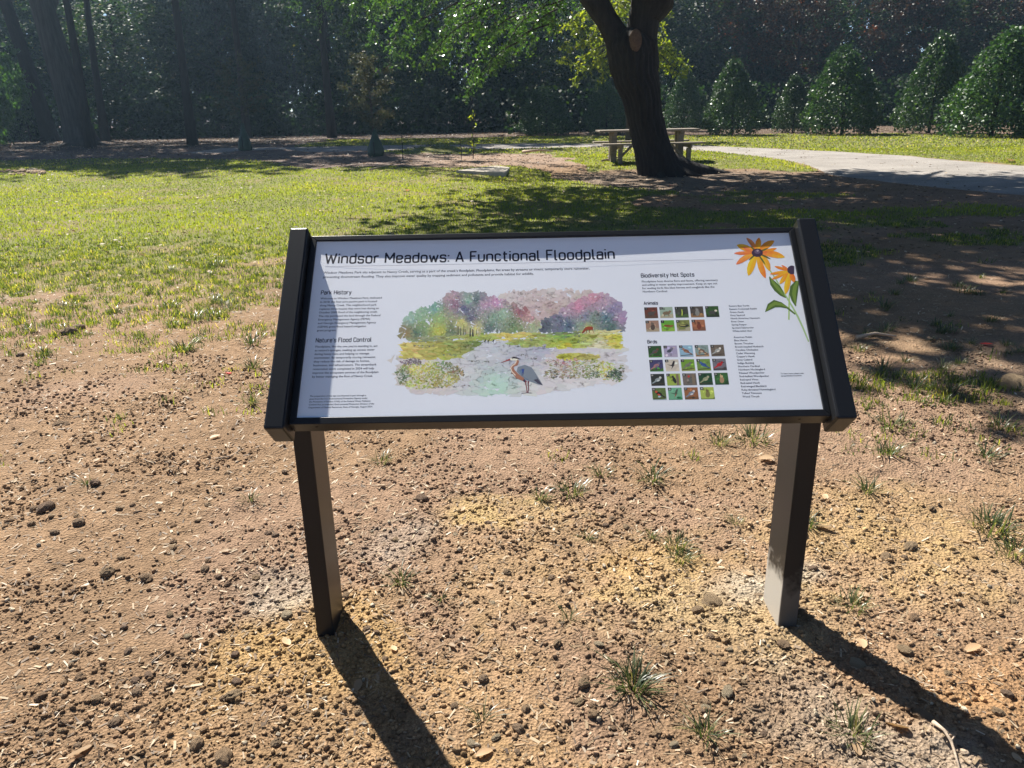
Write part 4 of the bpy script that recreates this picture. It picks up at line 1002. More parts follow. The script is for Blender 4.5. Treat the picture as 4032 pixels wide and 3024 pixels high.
# bough hanging into the picture on the left, behind the trunk
def bough(name, specs, leaf, mat, seed, base, parent, npl=40, wd=.02):
    r = np.random.default_rng(seed); mb = MB(); cen = []
    for (u0, v0, u1, v1, y0, y1) in specs:
        A_ = np.array(AT(u0, v0, y0)); B_ = np.array(AT(u1, v1, y1)); L_ = np.linalg.norm(B_ - A_)
        sag = np.array((0, 0, .12 * L_)); pts = [A_ * (1 - t) + B_ * t + sag * math.sin(t * PI) for t in np.linspace(0, 1, 7)]
        mb.tube([Vector(p - base) for p in pts], [wd * (1 - .8 * t) for t in np.linspace(0, 1, 7)], 5, seed)
        for k in range(int(6 + L_ * 6)):
            t = r.uniform(.15, 1); p = A_ * (1 - t) + B_ * t + sag * math.sin(t * PI)
            d = r.normal(size=3); d[2] = -abs(d[2]) * .5; d = d / np.linalg.norm(d) * r.uniform(.15, .5) * (1.1 - .5 * t) + (B_ - A_) / L_ * .15
            mb.tube([Vector(p - base), Vector(p + d * .6 - base), Vector(p + d - base)], [.006, .004, .002], 4, seed)
            for j in range(npl // 4):
                s = r.uniform(.1, 1.15); cen.append(p + d * s + r.normal(size=3) * .045)
    cen = np.array(cen); V, F = leafset(cen - base, leaf, r, .30, .5)
    o = link(name, mesh_np(name, V, F, mat, tint=np.repeat(np.clip(r.normal(.5, .25, len(cen)), 0, 1), 4)), parent)
    return mb
B0 = np.array(mt_base)
sp_ = []
rb = random.Random(9)
for (u, v) in ((835, 40), (850, 95), (870, 140), (905, 165), (930, 120), (950, 150), (985, 150), (1008, 205), (1015, 175), (1045, 165), (1075, 150), (1080, 120), (1110, 130), (1140, 110), (900, 60), (960, 60), (1010, 90), (1060, 70), (1120, 60), (930, 20), (870, 15), (1000, 30), (1080, 20), (1160, 40), (820, 8), (1180, 80), (1200, 20)):
    sp_.append((u + 90 + rb.uniform(-10, 60), v - 110 - rb.uniform(0, 40), u, v, 19.5 + rb.uniform(-.8, 1), 20.0 + rb.uniform(-1.2, 1.6)))
for (u, v) in ((640, 20), (690, 45), (720, 10), (745, 60), (790, 45), (800, 85), (770, 15), (690, 10), (1240, 30), (830, 150), (960, 100), (1030, 130)):
    sp_.append((u + 110, v - 120, u, v, 21.5 + rb.uniform(-.8, 1), 23 + rb.uniform(-1.2, 1.6)))
mbb = bough('bough_leaves', sp_, .085, M_green, 61, B0, mt, 52)
link('bough_twigs', mbb.mesh('bough_twigs', M_bark, True), mt)

# yellowing tree behind the picnic table
yb = PX(1357, 306, .12); yt = thing('yellowing_tree', (yb[0], yb[1], float(gz([yb[0]], [yb[1]])[0])), 'small yellow green tree with thin trunk behind the picnic table, hidden by the big trunk', 'tree')
yB = np.array((yb[0], yb[1], 0.1)); yy = yb[1]
mb = MB(); mb.tube([(0, 0, -.1), (.0, 0, 1.2), (-.05, 0, 2.2), (-.15, 0, 3.4), (-.1, 0, 4.6)], [.12, .10, .09, .07, .04], 10, 3, .08)
link('trunk', mb.mesh('trunk', M_barkgrey, True), yt)
sp_ = []
for (u, v) in ((1205, 75), (1212, 105), (1222, 130), (1245, 175), (1238, 150), (1262, 100), (1270, 150), (1290, 80), (1285, 120), (1300, 165), (1230, 60), (1260, 50), (1295, 40), (1430, 60), (1445, 110), (1470, 130), (1482, 150), (1462, 160), (1440, 150), (1350, 20), (1400, 40), (1330, 30), (1450, 30), (1310, 60), (1350, 15), (1425, 10), (1345, 60)):
    sp_.append((1355 + (u - 1355) * .35, v - 55, u, v, yy, yy + rb.uniform(-1.4, 1.2)))
mbb = bough('crown', sp_, .14, M_yel, 62, yB, yt, 40, .03)
link('branches', mbb.mesh('branches', M_bark, True), yt)

# ------------------------------------------------------------------ left old trees
def old_tree(u, v, w_px, lean, label, seed, mat, rs):
    x, y = PX(u, v, .12); o = thing('old_tree', (x, y, float(gz([x], [y])[0])), label, 'tree'); r0 = w_px / 1673.0 * y / 2 * .92
    mb = MB(); P = [(lean * (t / 20) ** 1.1, 0, t - .2) for t in np.linspace(0, 17, 30)]
    Rr = [r0 * (1.0 + .55 * math.exp(-t / .5) - .035 * t) for t in np.linspace(0, 17, 30)]
    mb.tube(P, [max(.1, q) for q in Rr], 40, seed, .10, ridge=.10)
    r = random.Random(seed)
    for k in range(6):
        an = r.uniform(0, 6.28); L_ = r.uniform(5, 9); z0 = r.uniform(5.5, 13); p = Vector((lean * (z0 / 20) ** 1.1, 0, z0))
        mb.tube([p + Vector((math.cos(an) * L_ * s, math.sin(an) * L_ * s, L_ * .6 * s ** .8)) for s in (0, .3, .6, 1)], [r0 * .5, r0 * .35, r0 * .2, .03], 10, seed + k, .1)
    for k in range(9):
        an = 2 * PI * k / 9 + r.uniform(-.2, .2); L_ = r0 * r.uniform(1.8, 3.0)
        mb.tube([Vector((math.cos(an) * L_ * t, math.sin(an) * L_ * t, .45 * (1 - t) ** 1.6 - .04)) for t in (.1, .3, .5, .7, .85, 1)], [r0 * .5, r0 * .36, r0 * .24, r0 * .16, r0 * .1, .03], 8, seed + k, .15)
    link('trunk', mb.mesh('trunk', mat, True), o)
    rn = np.random.default_rng(seed); cl = ell_clumps(rn, 200, lean * .8, 15, rs, 6.5, .42); cl = cl[cl[:, 2] > 8.4]
    V, F, t = crown(rn, cl, rn.uniform(.8, 1.6, len(cl)), 24, .36, .8); link('crown', mesh_np('crown', V, F, M_forest, tint=t), o)
old_tree(178, 313, 56, -2.2, 'huge pale barked old tree with flaring roots on the far left', 71, M_barkgrey, 9)
old_tree(112, 304, 32, -2.8, 'dark straight old tree just left of the huge rooted one', 72, M_bark, 7)

# leafy shrubs, lighter, at the left edge
shr = []
for s in range(3):
    r = np.random.default_rng(400 + s); cl = ell_clumps(r, 60, 0, 1.9, 1.7, 1.9, .4); V, F, t = crown(r, cl, r.uniform(.4, .8, len(cl)), 70, .15, .9)
    shr.append(mesh_np('foliage', V, F, M_green if s < 2 else M_forest, tint=t))
for k, (x, y, s, sz, lb) in enumerate(((-29.2, 46.5, 1.2, 1.7, 'tall light green shrub at the far left border of the picture'), (-31.5, 53, 1.1, 1.4, 'light green shrub behind the two old trunks on the left'), (-34, 52, 1.5, 2.0, 'light green bushy growth far left behind the first shrub'), (-26, 60, 1.2, 1.5, 'shrub in shade behind the green bench'))):
    o = thing('shrub', (x, y, .05), lb, 'shrub', rz=k * 1.3); o.scale = (s, s, sz); link('foliage', shr[k % 3], o); link('stem', stem_me, o)
GR = 'shaded shrubs at the foot of the wood'
for x in np.arange(-22, 34, 3.1):
    o = thing('shrub', (x + rr.uniform(-1, 1), 49 + rr.uniform(-1, 2.5) + (0 if x > 0 else 5), .05), 'dark shrub in shade at the foot of the wood', 'shrub', GR, rr.uniform(0, 6)); s = rr.uniform(.7, 1.1); o.scale = (s * 1.2, s * 1.2, s)
    link('foliage', shr[2], o); link('stem', stem_me, o)

# ------------------------------------------------------------------ young trees with watering bags
def young(base, label, top, halfw, zb, seed, tilt, bagh):
    x, y = base; o = thing('young_tree', (x, y, float(gz([x], [y])[0])), label, 'tree', 'young conifers with watering bags')
    r = np.random.default_rng(seed); mb = MB()
    P = [(tilt * t, 0, t * top - .05) for t in np.linspace(0, 1, 8)]; mb.tube(P, [.045 * (1 - .8 * t) for t in np.linspace(0, 1, 8)], 8, seed, .05)
    cen = []
    for k in range(46):
        t = (k + r.random()) / 46; z = zb + t * (top - zb) * .93; an = r.uniform(0, 6.28)
        L_ = halfw * (math.sin(PI * (.17 + .72 * t)) ** .6) * r.uniform(.5, 1.22)
        p0 = Vector((tilt * z / top, 0, z)); p1 = p0 + Vector((math.cos(an) * L_, math.sin(an) * L_, L_ * .42 - .12))
        mb.tube([p0, (p0 + p1) / 2 + Vector((0, 0, .05)), p1], [.012, .008, .004], 4, seed)
        for q_ in range(6):
            s0 = r.uniform(.3, 1); a_ = np.array(p0) * (1 - s0) + np.array(p1) * s0; dd = r.normal(size=3) * .5 + np.array((math.cos(an), math.sin(an), .35)); dd = dd / np.linalg.norm(dd) * r.uniform(.14, .30)
            m_ = 17; u_ = r.random(m_)[:, None]; cen.append(a_ + dd * u_ + r.normal(size=(m_, 3)) * .028)
    cen = np.concatenate(cen); V, F = leafset(cen, .075, r, .22, .3)
    link('trunk', mb.mesh('trunk', M_barkgrey, True), o); link('crown', mesh_np('crown', V, F, M_cypress, tint=np.repeat(np.clip(r.normal(.5, .25, len(cen)), 0, 1), 4)), o)
    # watering bag: flattened pouch, wide at the foot, laced to the stem
    prof = [(0, .20), (.03, .235), (.12, .25), (.28, .235), (.45, .18), (.62, .125), (.78, .085), (.9, .06), (1.0, .045)]
    V = []; F = []; nb = 20
    for i_, (t, rd) in enumerate(prof):
        for j in range(nb):
            a = 2 * PI * j / nb; w_ = rd * (1 + .06 * math.sin(3 * a + i_ * .6 + seed) + .03 * math.sin(7 * a - i_)); V.append((w_ * math.cos(a) + .03 * t, w_ * .8 * math.sin(a), t * bagh - .01))
    for i_ in range(len(prof) - 1):
        for j in range(nb): F.append((i_ * nb + j, i_ * nb + (j + 1) % nb, (i_ + 1) * nb + (j + 1) % nb, (i_ + 1) * nb + j))
    F.append(tuple(range(nb))[::-1]); F.append(tuple((len(prof) - 1) * nb + j for j in range(nb)))
    mb = MB(); mb.add(V, F); link('watering_bag', mb.mesh('watering_bag', M_bag, True), o, label='dark green watering bag round the stem')
    mb = MB(); mb.box(-.012, .012, -.215, -.19, .05, bagh * .5); link('zipper', mb.mesh('zipper', M_black), o)
    return o
M_bag = plain('green watering bag', (.018, .045, .030), .45, 0, .4, .3, 8, .5, 30)
young(BAG1, 'young conifer with green watering bag, the left one in shade', 3.1, 1.05, 1.15, 81, .12, .95)
young(BAG2, 'young browning conifer with green watering bag, nearer the middle', 2.85, .72, .78, 82, -.05, .80)

# sapling tied to sticks
sx0, sy0 = SAP; o = thing('sapling', (sx0, sy0, float(gz([sx0], [sy0])[0])), 'thin sapling with few yellow leaves beside small stakes in the bare bed', 'sapling')
mb = MB(); mb.tube([(0, 0, -.05), (.02, 0, .5), (0, 0, .95), (.03, 0, 1.25)], [.014, .011, .008, .004], 6, 1)
for a_, b_ in (((.0, 0, .35), (-.12, .05, .6)), ((0, 0, .4), (.12, 0, .7)), ((.0, 0, .15), (-.08, 0, .42)), ((0, 0, .1), (.09, 0, .4)), ((0, 0, .7), (.1, 0, .85))): mb.tube([a_, b_], [.008, .004], 5, 2)
link('stem', mb.mesh('stem', M_bark, True), o)
r = np.random.default_rng(8); cen = np.r_[r.normal(size=(14, 3)) * .05 + (0.02, 0, 1.15), r.normal(size=(26, 3)) * (.07, .05, .12) + (0, 0, .42), r.normal(size=(6, 3)) * .04 + (.1, 0, .85)]
V, F = leafset(cen, .09, r, .25); link('leaves', mesh_np('leaves', V, F, M_yel, tint=np.repeat(r.random(len(cen)), 4)), o)
def stake(u, v, h, label, rad=.012, name='stake', mat=M_bark):
    x, y = PX(u, v, .1); z = float(gz([x], [y])[0]); mb = MB(); mb.tube([(0, 0, -.1), (rr.uniform(-.02, .02), 0, h * .5), (rr.uniform(-.02, .02), 0, h)], [rad, rad, rad * .9], 8, 1); 
    oo = link(name, mb.mesh(name, mat), None, (x, y, z), label=label, category='stake')
stake(996, 345, .55, 'thin stick standing left of the sapling', .010); stake(870, 345, .7, 'thin stick right of the middle watering bag', .010)
stake(67, 306, 1.0, 'short dark stake in the sunlit ground at the far left', .05); stake(231, 303, 1.4, 'dark stake right of the roots of the huge tree', .07)

# ------------------------------------------------------------------ bench, picnic table, slab
M_slat = plain('faded green bench slats', (.20, .25, .18), .6, 0, .4, .25, 6)
bx_, by_ = PX(366, 297, .1); o = thing('park_bench', (bx_, by_, float(gz([bx_], [by_])[0])), 'green slatted park bench in the deep shade at the foot of the wood', 'bench', rz=.06)
for k in range(5):
    t = k / 4; link('backrest_slat', MB().box(-1.0, 1.0, .25 + .14 * t, .28 + .14 * t, .50 + .13 * k, .60 + .13 * k).mesh('backrest_slat', M_slat), o)
for k in range(4): link('seat_slat', MB().box(-1.0, 1.0, -.22 + .12 * k, -.12 + .12 * k, .42, .45).mesh('seat_slat', M_slat), o)
for sx_ in (-.85, .85):
    mb = MB().box(sx_ - .03, sx_ + .03, -.2, -.14, 0, .42).box(sx_ - .03, sx_ + .03, .28, .34, 0, .48).box(sx_ - .031, sx_ + .031, -.22, .35, .38, .42)
    mb.tube([(sx_, .3, .45), (sx_, .46, 1.12)], [.03, .03], 8, 1); link('leg', mb.mesh('leg', M_bark), o)

tx0, ty0 = 3.76 * .93, 20.3
tb = thing('picnic_table', (tx0, ty0, float(gz([tx0], [ty0])[0]) + .0), 'weathered wooden picnic table with two benches behind the big trunk', 'table', rz=.035)
LT_ = 1.24
for k in range(5):
    y0 = -.37 + k * .149; b_ = link('top_plank', MB().box(-LT_, LT_, y0, y0 + .142, .715, .755).mesh('top_plank', M_wood), tb); bevel(b_, .004, 1)
for s_ in (-1, 1):
    for k in range(2):
        y0 = s_ * .74 - .145 + k * .148; b_ = link('bench_plank', MB().box(-LT_, LT_, y0, y0 + .14, .42, .46).mesh('bench_plank', M_wood), tb); bevel(b_, .004, 1)
for sx_ in (-.85, .82):
    link('pedestal', MB().box(sx_ - .07, sx_ + .07, -.20, -.06, -.1, .68).mesh('pedestal', M_wood), tb)
    link('pedestal', MB().box(sx_ - .07, sx_ + .07, .06, .20, -.1, .68).mesh('pedestal', M_wood), tb)
    link('top_bearer', MB().box(sx_ - .045, sx_ + .045, -.34, .34, .63, .713).mesh('top_bearer', M_wood), tb)
    link('bench_bearer', MB().box(sx_ + .071, sx_ + .12, -.86, .86, .33, .418).mesh('bench_bearer', M_wood), tb)
    for s_ in (-1, 1):
        link('bench_leg', MB().box(sx_ + .02, sx_ + .12, s_ * .72 - .05, s_ * .72 + .05, -.1, .329).mesh('bench_leg', M_wood), tb)
        d_ = 1 if sx_ < 0 else -1
        mb = MB(); mb.tube([(sx_, s_ * .7, .06), (sx_ + d_ * .35, s_ * .7, .40)], [.03, .03], 6, 2); link('brace', mb.mesh('brace', M_wood), tb)
M_conc = plain('pale concrete', (.36, .32, .27), .85, 0, .3, .12, 6, .4, 60)
sl = [PX(985, 369, .1), PX(1092, 374, .1), PX(1102, 362, .1), PX(1072, 359, .1)]
sc_x = sum(p[0] for p in sl) / 4; sc_y = sum(p[1] for p in sl) / 4; z0 = float(gz([sc_x], [sc_y])[0])
mb = MB(); V = [(p[0] - sc_x, p[1] - sc_y, z) for z in (-.08, .055) for p in sl]
mb.add(V, [(3, 2, 1, 0), (4, 5, 6, 7), (0, 1, 5, 4), (1, 2, 6, 5), (2, 3, 7, 6), (3, 0, 4, 7)])
o = link('concrete_slab', mb.mesh('concrete_slab', M_conc), None, (sc_x, sc_y, z0), label='pale flat concrete slab lying at the edge of the lawn', category='slab'); bevel(o, .01, 2)

# ------------------------------------------------------------------ grass
def blades(x, y, hgt, wid, rng, lean=.5, z=None):
    n = len(x); z = gz(x, y) if z is None else z
    an = rng.uniform(0, 6.28, n); la = rng.uniform(0, 6.28, n); le = hgt * lean * rng.random(n) ** .7
    b = np.c_[x, y, z - .004]; s = np.c_[np.cos(an), np.sin(an), np.zeros(n)] * (wid / 2)[:, None]
    mid = b + np.c_[np.cos(la) * le * .35, np.sin(la) * le * .35, hgt * .6]; tip = b + np.c_[np.cos(la) * le, np.sin(la) * le, hgt * (1 - .25 * (le / (hgt + 1e-6)))]
    V = np.stack([b - s, b + s, mid + s * .7, mid - s * .7, tip], 1).reshape(-1, 3); i_ = np.arange(n) * 5
    F = np.r_[np.c_[i_, i_ + 1, i_ + 2], np.c_[i_, i_ + 2, i_ + 3], np.c_[i_ + 3, i_ + 2, i_ + 4]]
    return V, F
r = np.random.default_rng(31)
def scatter(n, xr, yr, power=1.0):
    yv = yr[0] + (yr[1] - yr[0]) * r.random(n) ** power; xv = r.uniform(-1, 1, n) * (yv * .72 + .5) if xr is None else r.uniform(*xr, n); return xv, yv
GV = []; GF = []; GT = []; off = 0
def addg(V, F, t):
    global off
    GV.append(V); GF.append(F + off); GT.append(t); off += len(V)
# tufts between 3 and 10 m
x, y = scatter(16500, None, (2.8, 10.5), .8); g = grassmask(x, y); k = r.random(len(x)) < (g * (.45 + .4 * sstep(3, 8, y)) + .008) * (1 - sstep(7.5, 10.5, y)) * np.where((x > 1) & (y < 4.6), 2.2, 1); x, y = x[k], y[k]
cnt = r.integers(10, 26, len(x)); ix = np.repeat(np.arange(len(x)), cnt); sg = .022 + .02 * r.random(len(x))
dryb = (r.random(len(ix)) > .86) * .45
bx = x[ix] + r.normal(size=len(ix)) * sg[ix]; by = y[ix] + r.normal(size=len(ix)) * sg[ix]
hh = r.uniform(.02, .06, len(ix)) * (.6 + .6 * r.random(len(x)))[ix]
V, F = blades(bx, by, hh, np.full(len(ix), .0035) + .0004 * by, r, .9); tt = np.clip((r.normal(.33, .15, len(x)) + .07 * sstep(7, 10, y))[ix] + r.normal(0, .12, len(ix)) + dryb, 0, 1); addg(V, F, np.repeat(tt, 5))
# closed lawn
x, y = scatter(230000, None, (6, 24), .95); g = grassmask(x, y); k = r.random(len(x)) < g * sstep(6, 10.5, y); x, y = x[k], y[k]
cl_ = fbm(x / 1.3, y / 1.3, 91); V, F = blades(x, y, r.uniform(.015, .05, len(x)) * (.6 + .8 * cl_), .006 + .0006 * y, r, .8)
tt = np.clip(.36 + .16 * sstep(7, 14, y) + .45 * (cl_ - .45) + r.normal(0, .085, len(x)) + (r.random(len(x)) > .985) * .3, 0, 1); addg(V, F, np.repeat(tt, 5))
x, y = scatter(90000, None, (22, 43), .9); g = grassmask(x, y); k = r.random(len(x)) < g; x, y = x[k], y[k]
V, F = blades(x, y, r.uniform(.02, .06, len(x)), .02 + .0006 * y, r, .8); tt = np.clip(r.normal(.5, .2, len(x)), 0, 1); addg(V, F, np.repeat(tt, 5))
GVa, GFa, GTa = np.concatenate(GV), np.concatenate(GF), np.concatenate(GT)
print('grass tris', len(GFa))
link('grass', mesh_np('grass', GVa, GFa, M_grass, tint=GTa), kind='stuff', label='short patchy lawn grass across the sunny meadow and under the trees', category='grass')

# litter: dry slivers near, leaves and chips farther
n = 26000; x, y = scatter(n, None, (.95, 7), 1.3); z = gz(x, y) + .002
an = r.uniform(0, 6.28, n); L_ = r.uniform(.003, .013, n) * (1 + .10 * y); W_ = r.uniform(.0006, .0016, n) * (1 + .3 * y) + (r.random(n) > .9) * .002
d = np.c_[np.cos(an), np.sin(an), r.normal(0, .25, n)]; s = np.c_[-np.sin(an), np.cos(an), r.normal(0, .2, n)]; c = np.c_[x, y, z]
V = np.stack([c - d * L_[:, None] - s * W_[:, None], c + d * L_[:, None] - s * W_[:, None], c + d * L_[:, None] * 1.1 + s * W_[:, None] + (0, 0, .0008), c - d * L_[:, None] * .9 + s * W_[:, None]], 1).reshape(-1, 3)
F = np.arange(4 * n).reshape(n, 4); t = np.repeat(np.clip(r.normal(.62, .22, n), 0, 1), 4)
n2 = 42000; x, y = scatter(n2, None, (7, 50), 1.0); gm = grassmask(x, y); kk = r.random(n2) < np.where(gm > .3, .25, .9) * np.where(inpoly(x, y, PATH2), .12, 1); x, y = x[kk], y[kk]; n2 = len(x)
c = np.c_[x, y, gz(x, y) + .012 + .02 * (gm[kk] > .3)]; V2, F2 = leafset(c, .035 + .0016 * y, r, .35, 0, .6)
V2 = V2.reshape(-1, 4, 3); V2[:, :, 2] = c[:, None, 2] + (V2[:, :, 2] - c[:, None, 2]) * .35 + .004; V2 = V2.reshape(-1, 3)
t2 = np.repeat(np.clip(r.normal(.45, .25, n2), 0, 1), 4)
link('leaf_litter', mesh_np('leaf_litter', np.r_[V, V2], np.r_[F, F2 + len(V)], M_litter, tint=np.r_[t, t2]), kind='stuff', label='dry straw bits and small dead leaves strewn over the soil', category='leaf litter')

# ------------------------------------------------------------------ crumbs, clods, stones
ico_v = []; ph = (1 + 5 ** .5) / 2
for a, b in ((1, ph), (-1, ph), (1, -ph), (-1, -ph)): ico_v += [(0, a, b), (a, b, 0), (b, 0, a)]
ico_v = np.array(ico_v) / math.hypot(1, ph)
ico_f = []
for a in range(12):
    for b in range(a + 1, 12):
        for c in range(b + 1, 12):
            if all(np.linalg.norm(ico_v[p] - ico_v[q]) < 1.1 for p, q in ((a, b), (b, c), (a, c))):
                nrm = np.cross(ico_v[b] - ico_v[a], ico_v[c] - ico_v[a]); ico_f.append((a, b, c) if nrm @ ico_v[a] > 0 else (a, c, b))
ico_f = np.array(ico_f)
n = 62000; x, y = scatter(n * 2, None, (.95, 4.6), 1.25)
dens = .12 + 1.0 * sstep(.48, .60, fbm(x / .38, y / .38, 95)) + .5 * (np.hypot(x - .4, y - 1.7) < 1.2); k = r.random(len(x)) < dens * .8; x, y = x[k][:n], y[k][:n]; n = len(x)
rad = .0013 + .0062 * r.random(n) ** 5.0; rad *= (1 + .12 * y)
sc3 = r.uniform(.65, 1.25, (n, 1, 3)); jit = 1 + r.uniform(-.38, .38, (n, 12, 1)); P = ico_v[None] * sc3 * jit
a = r.uniform(0, 6.28, n); ca, sa = np.cos(a)[:, None], np.sin(a)[:, None]; P = np.stack([P[:, :, 0] * ca - P[:, :, 1] * sa, P[:, :, 0] * sa + P[:, :, 1] * ca, P[:, :, 2] * .8], 2)
P = P * rad[:, None, None] + np.c_[x, y, gz(x, y) + rad * .35][:, None]
F = (ico_f[None] + (np.arange(n) * 12)[:, None, None]).reshape(-1, 3)
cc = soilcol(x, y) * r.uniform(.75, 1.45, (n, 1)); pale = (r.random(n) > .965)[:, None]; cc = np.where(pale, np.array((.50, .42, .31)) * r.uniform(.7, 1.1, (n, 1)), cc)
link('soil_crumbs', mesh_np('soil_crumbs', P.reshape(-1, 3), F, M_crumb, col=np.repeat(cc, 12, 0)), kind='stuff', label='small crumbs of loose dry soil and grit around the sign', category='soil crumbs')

def rockmesh(seed, col, flat=.7, name='clod'):
    rg = np.random.default_rng(seed); import bmesh
    bm = bmesh.new(); bmesh.ops.create_icosphere(bm, subdivisions=3, radius=1.0)
    for v in bm.verts:
        c = v.co; k = 1 + .34 * (float(fbm([c.x * 1.3 + seed], [c.y * 1.3 + c.z * 1.7], seed)[0]) - .5) * 2 + .16 * (float(fbm([c.x * 4 + c.z * 3], [c.y * 4 + seed], seed + 9)[0]) - .5) * 2
        v.co = Vector((c.x * k * 1.15, c.y * k * .9, c.z * k * flat))
    me = bpy.data.meshes.new(name); bm.to_mesh(me); bm.free()
    nv = len(me.vertices); at_ = me.attributes.new('Col', 'FLOAT_COLOR', 'POINT'); c4 = np.ones((nv, 4), np.float32); c4[:, :3] = col; at_.data.foreach_set('color', c4.ravel())
    me.materials.append(M_crumb); return me
clods = [rockmesh(500 + k, c) for k, c in enumerate([(.34, .24, .16), (.38, .27, .17), (.29, .20, .14), (.42, .29, .18), (.36, .24, .15)])]
stones = [rockmesh(520 + k, c, .5, 'stone') for k, c in enumerate([(.40, .29, .18), (.46, .37, .25), (.32, .22, .14)])]
def rock(me, u, v, size, label, cat, group=None, name=None, rz=None, flat=1.0):
    x, y = PX(u, v); z = float(gz([x], [y])[0]); o = link(name or me.name.split('.')[0], me, None, (x, y, z + size * .22), label=label, category=cat)
    o.scale = (size, size, size * flat); o.rotation_euler = (rr.uniform(-.3, .3), rr.uniform(-.3, .3), rr.uniform(0, 6.28) if rz is None else rz)
    if group: o['group'] = group
    return o
for me, u, v, s, lb, cat in (
    (clods[2], 101, 1106, .030, 'largest dark clod of earth on the left, before the left post', 'clod'), (stones[2], 129, 918, .034, 'tan wedge shaped stone on bare soil at the left', 'stone'),
    (clods[2], 44, 769, .022, 'small round dark stone near the left border beside a grass tuft', 'stone'), (clods[2], 208, 1053, .022, 'dark clod beside a small pale grass tuft at the left', 'clod'),
    (clods[1], 232, 1243, .020, 'upright clod casting a black shadow, left foreground', 'clod'), (stones[2], 317, 1253, .020, 'flat tan stone right of the upright clod', 'stone'),
    (stones[1], 405, 1381, .012, 'small white stone in the left foreground', 'stone'), (stones[0], 506, 1506, .022, 'two toned buff stone below and left of the left post', 'stone'),
    (clods[3], 486, 1648, .022, 'round clod at the bottom border, left of the post shadow', 'clod'), (clods[0], 170, 1136, .020, 'brown lump right below the largest dark clod', 'clod'),
    (stones[1], 619, 1335, .018, 'pale cement lump left of the foot of the left post', 'stone'), (clods[2], 912, 1080, .022, 'dark crumbly clod under the lower edge of the panel', 'clod'),
    (stones[0], 1537, 1307, .028, 'broad buff rock left of the right post', 'stone'), (clods[1], 1508, 1322, .018, 'reddish clod leaning on the broad buff rock', 'clod'),
    (stones[2], 1690, 1397, .018, 'square buff stone in front of the right post', 'stone'), (stones[0], 1966, 1180, .022, 'yellow lump of soil well right of the right post', 'stone'),
    (clods[1], 1915, 1203, .018, 'orange brown clod left of the yellow lump', 'clod'), (stones[0], 1955, 1408, .020, 'ochre pebble casting a shadow right of the post shadow', 'stone'),
    (stones[2], 1990, 1548, .022, 'brown rock lying in the shadow of the right post', 'stone'), (stones[1], 1852, 1434, .018, 'greyish rock in the shadow near the right post', 'stone'),
    (stones[0], 2185, 832, .075, 'flat pale slab of stone near the right border', 'stone'), (clods[3], 1283, 1549, .014, 'round orange pebble at the bottom middle', 'stone'),
    (clods[0], 152, 722, .05, 'dark hump of earth at the left behind the bare patch', 'clod'), (clods[2], 170, 1010 - 298, .04, 'smaller dark hump next to the one at the left', 'clod'),
    (stones[0], 1250, 1272 + 248, .014, 'tan pebble between the big tuft and bottom leaf', 'stone'), (stones[1], 1569, 1500, .016, 'buff stone right of the big grass tuft', 'stone'),
    (stones[0], 855, 1166, .012, 'pale pebble below the panel, left of the yellow patch', 'stone'), (stones[0], 982, 1245, .010, 'tiny pebble at the foot of the yellow patch', 'stone')):
    rock(me, u, v, s, lb, cat)
for k in range(150):
    u, v = rr.uniform(10, 2200), rr.uniform(1020, 1650)
    if k % 3: u = rr.uniform(10, 620) if k % 2 else rr.uniform(780, 1640)
    pt = PX(u, v)
    if any(abs(pt[0] - q) < .06 and abs(pt[1] - 1.9) < .1 for q in (-.54, .765)): continue
    if k % 4 == 0: rock(stones[k % 3], u, v, rr.uniform(.006, .012), 'small buff pebble lying loose on the bare soil around the sign', 'stone', 'loose pebbles around the sign', 'stone')
    else: rock(clods[k % 5], u, v, rr.uniform(.007, .015), 'small brown clod of dry earth on the bare soil around the sign', 'clod', 'loose clods around the sign', 'clod')
# rubble at the far left edge of the lawn
for k in range(26):
    u, v = rr.uniform(2, 95), rr.uniform(379, 389)
    rock(stones[k % 3], u, v, rr.uniform(.05, .11), 'grey rubble stone at the far left edge of the lawn', 'stone', 'rubble stones at the edge of the lawn', 'stone')

# ------------------------------------------------------------------ single tufts, leaves, sticks
def tuftmesh(seed, n, h, sp, wd, dry):
    r_ = np.random.default_rng(seed); x_ = r_.normal(size=n) * sp * .3; y_ = r_.normal(size=n) * sp * .3
    hh_ = h * r_.uniform(.45, 1.1, n); an = np.arctan2(y_, x_) + r_.normal(0, .5, n); le = hh_ * r_.uniform(.2, 1.3, n)
    b = np.c_[x_, y_, np.full(n, -.004)]; sd_ = an + PI / 2; s_ = np.c_[np.cos(sd_), np.sin(sd_), np.zeros(n)] * (wd / 2)
    P = []
    for t, w_ in ((0, .8), (.35, 1), (.7, .7), (1, .05)):
        c_ = b + np.c_[np.cos(an) * le * t ** 1.5, np.sin(an) * le * t ** 1.5, hh_ * (t - .42 * t * t * (le / hh_))]
        P += [c_ - s_ * w_, c_ + s_ * w_]
    V = np.stack(P, 1).reshape(-1, 3); i_ = (np.arange(n) * 8)[:, None]
    F = np.concatenate([i_ + np.array((a, a + 1, a + 3, a + 2))[None] for a in (0, 2, 4)])
    return mesh_np('grass_tuft', V, F, M_tuft, tint=np.repeat(np.clip(r_.normal(.4 + dry, .25, n), 0, 1), 8))
tufts = [tuftmesh(600, 90, .085, .05, .0030, 0), tuftmesh(601, 45, .065, .04, .0028, .05), tuftmesh(602, 34, .05, .035, .0026, .2), tuftmesh(603, 16, .07, .02, .0028, 0), tuftmesh(604, 60, .06, .06, .003, .15)]
